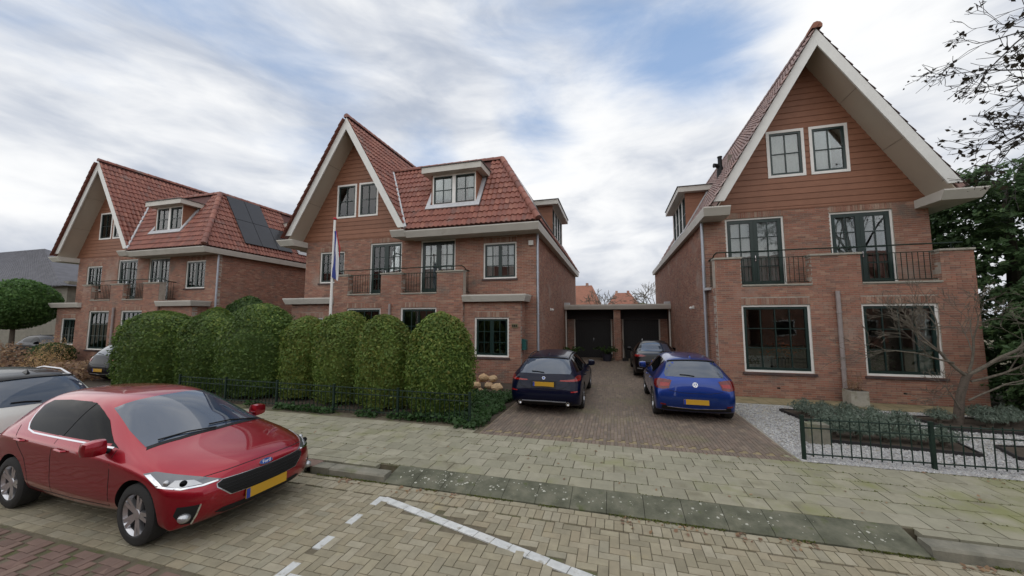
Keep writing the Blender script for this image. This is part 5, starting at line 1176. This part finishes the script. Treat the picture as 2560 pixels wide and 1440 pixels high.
# conifer and laurel at the right edge
def sprays(t, name, n, x0, height, rad, lam, m, size, seed, z0=.3, taper=.55, dens=1.0):
    r = np.random.default_rng(seed); P = []; Nn = []
    for i in range(n):
        h = r.random()**.9; a = r.uniform(0, 2*np.pi); rr = rad*(1-h**1.7*taper)*(.35+.65*r.random()**.5)*(1+.18*math.sin(a*3+h*9)); c = np.array([math.cos(a)*rr, math.sin(a)*rr, z0+h*(height-z0)]); k = int(lam)
        out = np.array([math.cos(a), math.sin(a), -.35]); q = r.random(k)[:, None]; P.append(c+out*q*r.uniform(.3, .75)+r.normal(0, .09, (k, 3))*(1.1-q)); Nn.append(np.tile([math.cos(a)*.5, math.sin(a)*.5, .9], (k, 1)))
    return leaves_mesh(name, np.concatenate(P), np.concatenate(Nn), size, m, t, aspect=.42, up=-.8, spread=.5)
t = thing('conifer', 'tall dark evergreen tree rising beside the rightmost house', 'tree', (12.3, 15.4, GZ))
sprays(t, 'crown', 1500, 0, 7.1, 2.6, 30, 'leaf_dark', .20, 5)
MB().tube([(0, 0, -.1), (0, 0, 3), (.05, 0, 6.6)], [.25, .18, .05], 9).obj('trunk', 'trunk_dark', t, smooth=True)
t = thing('conifer', 'dark evergreen bush between the conifer and the garden fence, low at the right edge', 'tree', (11.0, 12.0, GZ))
sprays(t, 'crown', 900, 0, 3.6, 1.6, 28, 'leaf_dark', .16, 15, z0=.05, taper=.7)
MB().tube([(0, 0, -.1), (0, 0, 3)], [.12, .04], 8).obj('trunk', 'trunk_dark', t, smooth=True)
t = thing('laurel', 'pale leaved shrub in front of the tall dark evergreen, right edge', 'shrub', (11.0, 12.9, GZ))
r = np.random.default_rng(8); n = 1400; q = r.normal(0, 1, (n, 3)); q /= np.linalg.norm(q, axis=1)[:, None]; p = q*np.array([1.0, .8, 1.0])*r.uniform(.5, 1.0, (n, 1))+np.array([.6, 0, 3.9]); leaves_mesh('foliage', p, q, .15, ['leaf_dark', 'leaf_light'], t)
b = MB(); [b.tube([(0, 0, -.1), (.2*math.cos(a), .2*math.sin(a), 2), (.6+.4*math.cos(a), .4*math.sin(a), 3.6)], [.05, .04, .02], 6) for a in (0, 2, 4)]; b.obj('stem', 'trunk_dark', t)
t = thing('conifer', 'evergreen treetop behind the rightmost house, between the roof gutter and the tall evergreen', 'tree', (11.2, 18.5, GZ))
sprays(t, 'crown', 900, 0, 6.6, 2.0, 28, 'leaf_dark', .2, 35, z0=.8); MB().tube([(0, 0, -.1), (0, 0, 6)], [.2, .05], 8).obj('trunk', 'trunk_dark', t)
# lavender rows in dark beds
def bed(label, poly):
    t = thing('flower_bed', label, 'flower bed', (0, 0, GZ), 0, 'edged beds in the gravel garden'); F = Fr((0, 0, 0), (1, 0, 0), (0, 0, 1))
    b = MB(); n = len(poly); b.add([(x, y, -.01) for x, y in poly]+[(x, y, .045) for x, y in poly], [tuple(range(n-1, -1, -1)), tuple(range(n, 2*n))]+[(i, (i+1) % n, n+(i+1) % n, n+i) for i in range(n)]); b.obj('earth', 'soil', t)
    for i in range(n):
        a, c = Vector((*poly[i], 0)), Vector((*poly[(i+1) % n], 0)); d = (c-a).normalized(); m = Vector((d.y, -d.x, 0))*.018; q = [a+m, c+m, c-m, a-m]
        e = MB().add([(v.x, v.y, -.01) for v in q]+[(v.x, v.y, .065) for v in q], [(3, 2, 1, 0), (4, 5, 6, 7), (0, 1, 5, 4), (1, 2, 6, 5), (2, 3, 7, 6), (3, 0, 4, 7)]); e.obj('edging', 'dark_wood', t)
bed('long dark edged bed with two rows of lavender, behind the first fence panel', [(3.85, 8.42), (5.9, 8.22), (6.05, 8.9), (5.45, 11.0), (4.0, 10.95), (4.15, 9.9)])
bed('dark edged bed under the bare spreading tree, with lavender clumps', [(6.72, 9.95), (8.0, 9.95), (9.2, 11.3), (6.6, 11.0)])
bed('dark edged bed without plants near the fence at the right edge', [(6.55, 8.85), (6.35, 8.2), (7.6, 8.0), (7.6, 9.0)])
def lavender(seed):
    r = np.random.default_rng(seed); n = 900; a = r.uniform(0, 2*np.pi, n); e = r.random(n)**.6; l = r.uniform(.12, .30, n); P = np.stack([np.cos(a)*e*l*.95, np.sin(a)*e*l*.95, .03+l*(1.05-e*.55)], -1)
    return P, np.stack([np.cos(a)*.7, np.sin(a)*.7, np.ones(n)*.3], -1)
spots = [(4.05+.40*i+random.uniform(-.05, .05), 8.72-.02*i+random.uniform(-.06, .06)) for i in range(5)]+[(4.35+.42*i, 9.5+random.uniform(-.1, .1)) for i in range(4)]+[(4.3+.42*i, 10.4+random.uniform(-.1, .1)) for i in range(4)]+[(6.9, 10.55), (7.6, 10.35), (8.05, 10.6), (8.4, 10.9), (7.9, 11.0)]
protos = []
ORD = ['first', 'second', 'third', 'fourth', 'fifth']; LAVL = [f'grey green lavender clump, {ORD[i]} from the left in the front row nearest the fence' for i in range(5)]+[f'grey green lavender clump, {ORD[i]} from the left in the middle row of the long bed' for i in range(4)]+[f'grey green lavender clump, {ORD[i]} from the left in the back row near the wall' for i in range(4)]+[f'grey green lavender clump, {ORD[i]} from the left under the bare spreading tree' for i in range(5)]
for i, (x, y) in enumerate(spots):
    t = thing('lavender', LAVL[i], 'plant', (x, y, GZ+.03), random.uniform(0, 6), 'lavender clumps in the garden beds'); s = random.uniform(1.05, 1.5); t.scale = (s, s, s)
    if i < 3:
        P, Q = lavender(i); protos.append((leaves_mesh('foliage', P, Q, .06, 'leaf_lav', t, aspect=.24, up=1.2, spread=.35), MB().tube([(0, 0, -.04), (0, 0, .12)], [.03, .05], 6).obj('stem', 'bark_grey', t)))
    else:
        for ch in protos[i % 3]: c2 = ch.copy(); COL.objects.link(c2); c2.parent = t
# ivy ground cover left of the driveway and along the low fence
n = 5200; P = np.stack([RNG.uniform(-4.6, -2.75, n), 7.35+RNG.random(n)*3.7, np.zeros(n)], -1); lim = -2.78+.10*np.sin(P[:, 1]*5)-np.clip(P[:, 1]-8.6, 0, 9)*.06; P[:, 0] = np.minimum(P[:, 0], lim-RNG.random(n)*.12)
P = P[(P[:, 1] > 7.62) | (P[:, 0] > -3.35)]; P2 = np.stack([RNG.uniform(-9.5, -3.0, 1500), 7.62+np.abs(RNG.normal(0, .16, 1500)), np.zeros(1500)], -1); P2 = P2[np.sin(P2[:, 0]*2.3)+np.sin(P2[:, 0]*5.1) > -.4]; P = np.concatenate([P, P2]); P[:, 2] = GZ+.02+RNG.random(len(P))**1.5*.13
tag(leaves_mesh('ground_ivy', P, np.tile([0, -.25, 1.0], (len(P), 1)), .085, 'leaf_ivy', None, 'stuff', aspect=.8), None, None)
for a_ in LIT: leaves_mesh(a_[0], a_[1], np.tile([0, 0, 1.0], (len(a_[1]), 1)), a_[2], a_[3], None, 'stuff', aspect=a_[4], spread=.25 if a_[0] != 'moss' else .9)
# loose gravel stones
def stones(name, pts, s0, s1, m):
    o = np.array([(1, 0, 0), (-1, 0, 0), (0, 1, 0), (0, -1, 0), (0, 0, 1), (0, 0, -1)], float); f = [(0, 2, 4), (2, 1, 4), (1, 3, 4), (3, 0, 4), (2, 0, 5), (1, 2, 5), (3, 1, 5), (0, 3, 5)]; n = len(pts)
    sc = RNG.uniform(s0, s1, (n, 1, 1))*RNG.uniform(.6, 1.3, (n, 1, 3)); sc[:, :, 2] *= .7; a = RNG.uniform(0, 6.28, n); c, s = np.cos(a), np.sin(a); v = o[None]*sc; x = v[..., 0]*c[:, None]-v[..., 1]*s[:, None]; y = v[..., 0]*s[:, None]+v[..., 1]*c[:, None]; v = np.stack([x, y, v[..., 2]], -1)+pts[:, None, :]
    ff = (np.array(f)[None]+np.arange(n)[:, None, None]*6).reshape(-1, 3); me = bpy.data.meshes.new(name); me.from_pydata(v.reshape(-1, 3).tolist(), [], ff.tolist()); me.materials.append(MATS[m]); return link(name, me, None, 'stuff')
n = 32000; y = 7.22+RNG.random(n)**1.5*4.4; x = 2.9+RNG.random(n)*(3.9+(y-7.2)*.75); stones('gravel', np.stack([x, y, np.full(n, GZ+.002)+RNG.random(n)*.008], -1), .012, .024, 'gravel')
# stones by the bay, brown shrubs and dry grasses on the left
for i, (x, y, z, s, lab) in enumerate([(-4.55, 11.75, .10, .17, 'leftmost'), (-4.10, 11.85, .10, .15, 'middle'), (-3.78, 11.70, .08, .18, 'rightmost'), (-4.32, 11.9, .34, .16, 'upper left'), (-3.98, 11.9, .33, .14, 'upper right'), (-4.2, 11.25, .04, .09, 'small front')]):
    o = MB().blob((0, 0, 0), (s*1.15, s*.9, s*.85), 2, .16, seed=i).obj('rock', 'rock'); o.location = (x, y, GZ+z); tag(o, f'tan garden stone, {lab} one of the pile under the low window', 'stone', 'tan stones piled under the window')
def drygrass(label, x, y, w, h, n, mats, seed, name='dry_grass', cat='plant', size=.14, asp=.16):
    t = thing(name, label, cat, (x, y, GZ), 0, 'withered plants in the left front garden'); r = np.random.default_rng(seed); q = r.normal(0, 1, (n, 3)); q[:, 2] = np.abs(q[:, 2]); q /= np.linalg.norm(q, axis=1)[:, None]; p = q*np.array([w, w*.8, h])*(r.random((n, 1))**.4)
    leaves_mesh('foliage', p, q, size, mats, t, aspect=asp, up=1.4 if asp < .3 else .2, spread=.5); b = MB()
    for i in range(7): a = i*.9; b.tube([(0, 0, -.05), (math.cos(a)*w*.5, math.sin(a)*w*.5, h*.7)], .012, 4)
    b.obj('stem', 'bark', t)
drygrass('tan feathery dry grass clump in the left garden, right of the brown shrub', -23.2, 9.6, .9, 1.0, 900, 'grass_tan', 1)
drygrass('tallest straw coloured grass clump in the left garden, below the ball shaped tree', -26.5, 11.4, .9, 1.6, 900, 'grass_tan', 2)
drygrass('brown withered hydrangea at the far left edge of the photo', -24.9, 9.2, 1.3, 1.45, 1500, 'leaf_dead', 3, 'withered_shrub', 'shrub', .13, .7)
drygrass('low rusty brown shrub behind the white car roof', -20.2, 9.1, 1.3, .75, 1400, 'leaf_dead', 4, 'withered_shrub', 'shrub', .12, .7)
drygrass('brown shrub with green shoots beside the dark car near the hedge', -21.3, 10.6, 1.0, .8, 1000, ['leaf_dead', 'leaf_mid'], 6, 'withered_shrub', 'shrub', .12, .7)
bush('green shrub under the left garden wall corner, behind withered plants', -27.9, 11.9, 1.0, .8, 1.1, 1500, .11, 'leaf_mid', group=None, seed=41, name='garden_shrub', cat='shrub', nstem=2)
bush('yellow green tree showing between the barn and the leftmost house', -37.5, 21.0, 2.6, 2.0, 6.2, 4500, .2, ['leaf_mid', 'leaf_light'], group=None, seed=43, name='garden_tree', cat='tree', pw=1.8)
# fern pots by the garages
for x, y, lab in ((-.42, 21.5, 'fern in a dark pot beside the brick pillar of the garages'), (-2.4, 21.2, 'fern by the left garage post, half hidden behind the navy car')):
    t = thing('potted_fern', lab, 'plant', (x, y, GZ), 0, 'potted ferns by the garages')
    pm = Matrix(); MB().lathe([(.001, 0), (.22, 0), (.30, .38), (.27, .38), (.25, .30), (.001, .30)], 16, pm).obj('pot', 'pot_dark', t, smooth=True)
    P = []; Q = []
    for i in range(26):
        a = random.uniform(0, 6.28); L_ = random.uniform(.35, .75)
        for k in np.linspace(.1, 1, 16): P.append((math.cos(a)*L_*k, math.sin(a)*L_*k, .36+.55*math.sin(k*2.3)*L_)); Q.append((0, 0, 1))
    leaves_mesh('fronds', np.array(P)+RNG.normal(0, .02, (len(P), 3)), Q, .13, 'fern', t)
t = thing('broom', 'dark broom leaning on the brick pillar of the garages', 'broom', (.52, 21.75, GZ)); MB().tube([(.05, 0, .15), (-.08, .12, 1.2)], .018, 6).obj('handle', 'bark', t); MB().box(-.10, .22, -.06, .06, 0, .16).obj('brush', 'black_paint', t)

# ------------------------------------------------------------------ fences, flagpole, small things
def fence(label, pts, h, post_i, pitch=.125, z=GZ):
    t = thing('iron_fence', label, 'fence', (0, 0, z), 0, 'low iron fences in front of the gardens')
    me = MB().tube([(0, 0, .06), (0, 0, h+.035)], .0085, 6).mesh('bar', ['rail_green'])
    for i in range(len(pts)-1):
        a, b = Vector((*pts[i], 0)), Vector((*pts[i+1], 0)); L_ = (b-a).length; d = (b-a)/L_
        for zz in (.10, h-.14, h): MB().tube([a+Vector((0, 0, zz)), b+Vector((0, 0, zz))], .012, 6).obj('rail', 'rail_green', t)
        n = int(L_/pitch)
        for k in range(1, n): o = link('bar', me, t); o.location = a+d*(k*L_/n); o.rotation_euler = (random.uniform(-.012, .012), random.uniform(-.012, .012), 0)
    for i, p in enumerate(pts): MB().box(p[0]-.024, p[0]+.024, p[1]-.024, p[1]+.024, -.05, h+.05).box(p[0]-.028, p[0]+.028, p[1]-.028, p[1]+.028, h+.051, h+.065).obj('post', 'rail_green', t)
fence('low dark green iron fence in front of the gravel garden on the right', [(2.97, 7.30), (4.70, 7.36), (6.45, 7.44), (8.2, 7.52)], .66, None)
fence('low dark iron fence along the hedge bushes on the left of the driveway', [(-3.12, 7.70), (-4.95, 7.74), (-6.8, 7.78), (-8.65, 7.82), (-10.5, 7.86), (-12.35, 7.9)], .64, None, .12)
t = thing('flagpole', 'white flagpole behind the hedge bushes', 'flagpole', (-9.2, 10.2, GZ)); MB().tube([(0, 0, -.05), (.03, 0, 5.72)], [.055, .038], 10).obj('pole', 'white_wood', t, smooth=True); MB().blob((.03, 0, 5.77), (.07, .07, .045), 2, 0).obj('finial', 'flag_red', t, smooth=True)
f = MB(); nz = 16
for mi, (a, b) in enumerate(((.0, .14), (.14, .205), (.205, .222))):
    for i in range(nz):
        z0, z1 = 5.33-i*1.58/nz*(1 if mi < 2 else .5), 5.33-(i+1)*1.58/nz*(1 if mi < 2 else .5); vs = []
        for z, k in ((z0, i), (z1, i+1)):
            w = .62+.38*math.sin(math.pi*(k/nz)**.8*.8); wob = .02*math.sin(k*.9)
            for x in (a, b): vs += [(.05+x*w+wob*.4, -.03+.05*math.sin(x*22+k*.25), z-(x*.7 if k else 0)), (.05+x*w+wob*.4, -.005+.05*math.sin(x*22+k*.25), z-(x*.7 if k else 0))]
        f.add(vs, [(0, 4, 6, 2), (1, 3, 7, 5), (0, 1, 5, 4), (2, 6, 7, 3), (0, 2, 3, 1), (4, 5, 7, 6)], mi)
o = f.obj('flag', ['flag_blue', 'flag_white', 'flag_red']); o.location = (-9.2, 10.2, GZ); tag(o, 'limp blue, white and red flag hanging from the white flagpole', 'flag')
t = thing('mailbox', 'dark green letterbox on the side of the low bay by the driveway', 'mailbox', (-3.28, 13.28, 1.30)); 
MB().box(0, .14, -.14, .14, 0, .34).obj('box', 'mailbox', t); MB().prism(Fr((0, -.15, 0), (1, 0, 0), (0, -1, 0)), [(0, .341), (.17, .341), (.0, .40)], -.30, 0).obj('lid', 'mailbox', t)
t = thing('planter', 'square concrete planter with dry stems against the brick wall under the brown downpipe', 'planter', (6.27, 12.25, GZ))
MB().box(-.2, .2, -.2, .2, 0, .40).obj('tub', 'concrete', t); P = RNG.normal(0, .09, (160, 3)); P[:, 2] = .40+np.abs(P[:, 2])*2; leaves_mesh('dry_stems', P, np.tile([0, -1, 0], (160, 1)), .13, 'leaf_dead', t, aspect=.12, up=2); MB().box(-.17, .17, -.17, .17, .401, .412).obj('earth', 'soil', t)
t = tag(MB().box(-.17, .17, -.1, .1, -.02, .36).obj('concrete_block', 'kerb_stone'), 'upright grey concrete block behind the first fence post', 'block'); t.location = (3.62, 8.35, GZ)
# things standing on the window sill of the rightmost house, and the orange flowers inside
for x, y, s, lab in ((4.0, 12.98, .07, 'small white pot on the sill of the left ground floor window of the rightmost house'), (4.2, 13.0, .06, 'plant in a small pot on the same sill, right of the white pot')):
    t = thing('sill_pot', lab, 'pot', (x, y, .92)); MB().lathe([(.001, 0), (s*.8, 0), (s, .12), (s*.85, .12), (.001, .10)], 12).obj('pot', 'white_wood', t, smooth=True)
    P = RNG.normal(0, .06, (60, 3)); P[:, 2] = .14+np.abs(P[:, 2])*1.6; leaves_mesh('leaves', P, P, .08, 'leaf_mid', t)
t = thing('sofa', 'pale sofa back seen through the left ground floor window of the rightmost house', 'sofa', (4.75, 14.1, .18)); MB().box(-.65, .65, 0, .22, .3, 1.02).box(-.65, .65, .2, .8, .1, .5).obj('body', 'curtain', t); [MB().box(x, x+.06, .1, .16, 0, .1).box(x, x+.06, .7, .76, 0, .1).obj('leg', 'dark_wood', t) for x in (-.6, .54)]
t = thing('flower_bunch', 'orange flowers inside the left ground floor window of the rightmost house', 'flowers', (5.1, 13.6, .18)); MB().box(-.25, .25, -.2, .2, 0, .75).obj('stand', 'dark_wood', t); MB().lathe([(.001, .75), (.09, .75), (.12, .95), (.07, 1.05), (.001, 1.04)], 12).obj('vase', 'pot_dark', t, smooth=True); P = RNG.normal(0, 1, (160, 3))*np.array([.28, .15, .14]); P[:, 2] += 1.3; leaves_mesh('petals', P, P, .10, 'orange_item', t)
for x, lab in ((7.4, 'tall green houseplant behind the right ground floor window of the rightmost house'),):
    t = thing('houseplant', lab, 'plant', (x, 13.55, .18)); MB().lathe([(.001, 0), (.16, 0), (.2, .35), (.001, .33)], 12).obj('pot', 'pot_dark', t, smooth=True); P = RNG.normal(0, 1, (260, 3))*np.array([.26, .2, .3]); P[:, 2] += .95; leaves_mesh('leaves', P, P, .14, 'leaf_mid', t); MB().tube([(0, 0, .3), (0, 0, .9)], .02, 5).obj('stem', 'bark', t)
t = thing('houseplant', 'houseplant on the sill of the low bay window beside the driveway', 'plant', (-4.1, 13.25, 1.12)); MB().lathe([(.001, 0), (.07, 0), (.09, .13), (.001, .12)], 12).obj('pot', 'white_wood', t, smooth=True); P = RNG.normal(0, 1, (120, 3))*np.array([.12, .08, .14]); P[:, 2] += .32; leaves_mesh('leaves', P, P, .09, 'leaf_mid', t)

# ------------------------------------------------------------------ background
t = thing('barn', 'grey boarded barn with dark corrugated roof at the far left', 'barn', (-50, 20, 0))
x0, x1, y0, y1, ze, zr = -14, 12.2, -3.4, 3.4, 5.2, 8.8
for k in range(25): MB().box(x0, x1, y0-.03, y0, .1+k*.2, .29+k*.2).obj('board', 'barn_board', t); MB().box(x1, x1+.03, y0+.05, y1, .1+k*.2, .29+k*.2).obj('board', 'barn_board', t)
MB().box(x0, x1, y0+.001, y1, 0, ze).obj('wall', 'barn_board', t)
b = MB(); n = 150; xr = 0.5
for sd in (-1, 1):
    vs = []
    for i in range(n+1):
        xe_ = x0-.3+(x1-x0+.7)*i/n; xa = x0-.3+(xr-x0+.3)*i/n; w = .05 if i % 2 else 0
        vs += [(xe_, sd*3.9, ze-.35+w), (xa, 0, zr+w), (xe_, sd*3.9, ze-.43+w), (xa, 0, zr-.08+w)]
    b.add(vs, [q for i in range(n) for q in ((i*4, i*4+4, i*4+5, i*4+1), (i*4+2, i*4+3, i*4+7, i*4+6), (i*4, i*4+2, i*4+6, i*4+4))])
b.add([(x1+.4, -3.9, ze-.36), (x1+.4, 3.9, ze-.36), (xr, 0, zr-.01)], [(0, 1, 2)]); b.obj('roof', 'barn_roof', t)
def backhouse(label, x, y, w, ze, zr, hip, dorm):
    t = thing('orange_roof_house', label, 'house', (x, y, 0), 0, 'orange roofed houses behind the garages'); MB().box(-w/2, w/2, -4, 4, 0, ze).obj('wall', 'brick_pale', t)
    b = MB(); a = w/2+.4; h = hip; b.add([(-a, -4.4, ze), (a, -4.4, ze), (a, 4.4, ze), (-a, 4.4, ze), (-a+h, 0, zr), (a-h, 0, zr)], [(0, 1, 5, 4), (1, 2, 5), (2, 3, 4, 5), (3, 0, 4)]); rf = b.obj('roof', 'tile_orange', t)
    for s in (-1, 1): MB().box(s*(a-h)*.8-.25, s*(a-h)*.8+.15, -.3, .3, zr-.3, zr+.35).obj('chimney', 'brick_pale', rf)
    if dorm:
        d = MB().box(-w*.32, w*.1, -4.1, -2, ze+.1, ze+1.5).obj('dormer', 'white_paint', t)
        for k in range(3): MB().box(-w*.30+k*1.1, -w*.30+k*1.1+.9, -4.14, -4.101, ze+.3, ze+1.3).obj('pane', 'car_glass', d)
    for k in range(3): q = MB().box(-w*.35+k*w*.27, -w*.35+k*w*.27+1.1, -4.06, -4.001, 1.0, 2.5).obj('window', 'white_paint', t); MB().box(-w*.35+k*w*.27+.08, -w*.35+k*w*.27+1.02, -4.07, -4.061, 1.08, 2.42).obj('pane', 'car_glass', q)
backhouse('orange roofed house with a dormer, far behind the left garage', -6.6, 58, 9, 4.5, 7.8, 1.5, True)
backhouse('hip roofed orange house far behind the right garage', 1.55, 66, 4.6, 4.6, 7.1, 1.5, False)
for x, y, h, sd, lab in ((-1.6, 52, 7.3, 3, 'small bare tree between the two orange roofs behind the garages'), (4.6, 50, 8.2, 5, 'wide bare tree right of the orange roofs, beside the rightmost house wall')):
    t = thing('bare_tree', lab, 'tree', (x, y, 0), 0, 'bare trees behind the garages'); MB().tube([(0, 0, 0), (.1, 0, h*.35)], [.22, .16], 8).obj('trunk', 'bark_grey', t)
    branch_tree(t, None, [((math.cos(a)*.6, math.sin(a)*.6, 1), h*.22, .10, (.1, 0, h*.33)) for a in (0, 1.3, 2.6, 3.9, 5.2)], 'bark_grey', seed=sd, depth=4, spread=.5, tip=.022, ratio=(.68, .82))
for x, y, w, h, sd, lab in ((3.0, 42, 3.2, 4.0, 51, 'green brown hedge top just above the right garage roof'),):
    bush(lab, x, y, w, 1.2, h, 2500, .25, ['leaf_hedge', 'leaf_dead'], group=None, seed=sd, name='garden_hedge', cat='hedge')

for i, x in enumerate((-38.5, -27, -15.5, -4, 7.5, 19, 30.5)):
    t = thing('terraced_house', f'{["first","second","third","fourth","fifth","sixth","seventh"][i]} brick house from the left across the street, mirrored in the windows', 'house', (x, -15, 0), 0, 'houses across the street')
    MB().box(-5.2, 5.2, -8, 0, 0, 5.6).obj('wall', 'brick', t); b = MB(); b.add([(-5.4, .4, 5.5), (5.4, .4, 5.5), (5.4, -8.4, 5.5), (-5.4, -8.4, 5.5), (-5.4, -4, 9.6), (5.4, -4, 9.6)], [(1, 0, 4, 5), (3, 2, 5, 4), (0, 3, 4), (2, 1, 5)]); b.obj('roof', 'tile', t)
    for k in range(3):
        for z in (.9, 3.5): q = MB().box(-4.3+k*3.2, -2.5+k*3.2, .001, .05, z, z+1.5).obj('window', 'white_paint', t); MB().box(-4.2+k*3.2, -2.6+k*3.2, .051, .06, z+.1, z+1.4).obj('pane', 'car_glass', q)
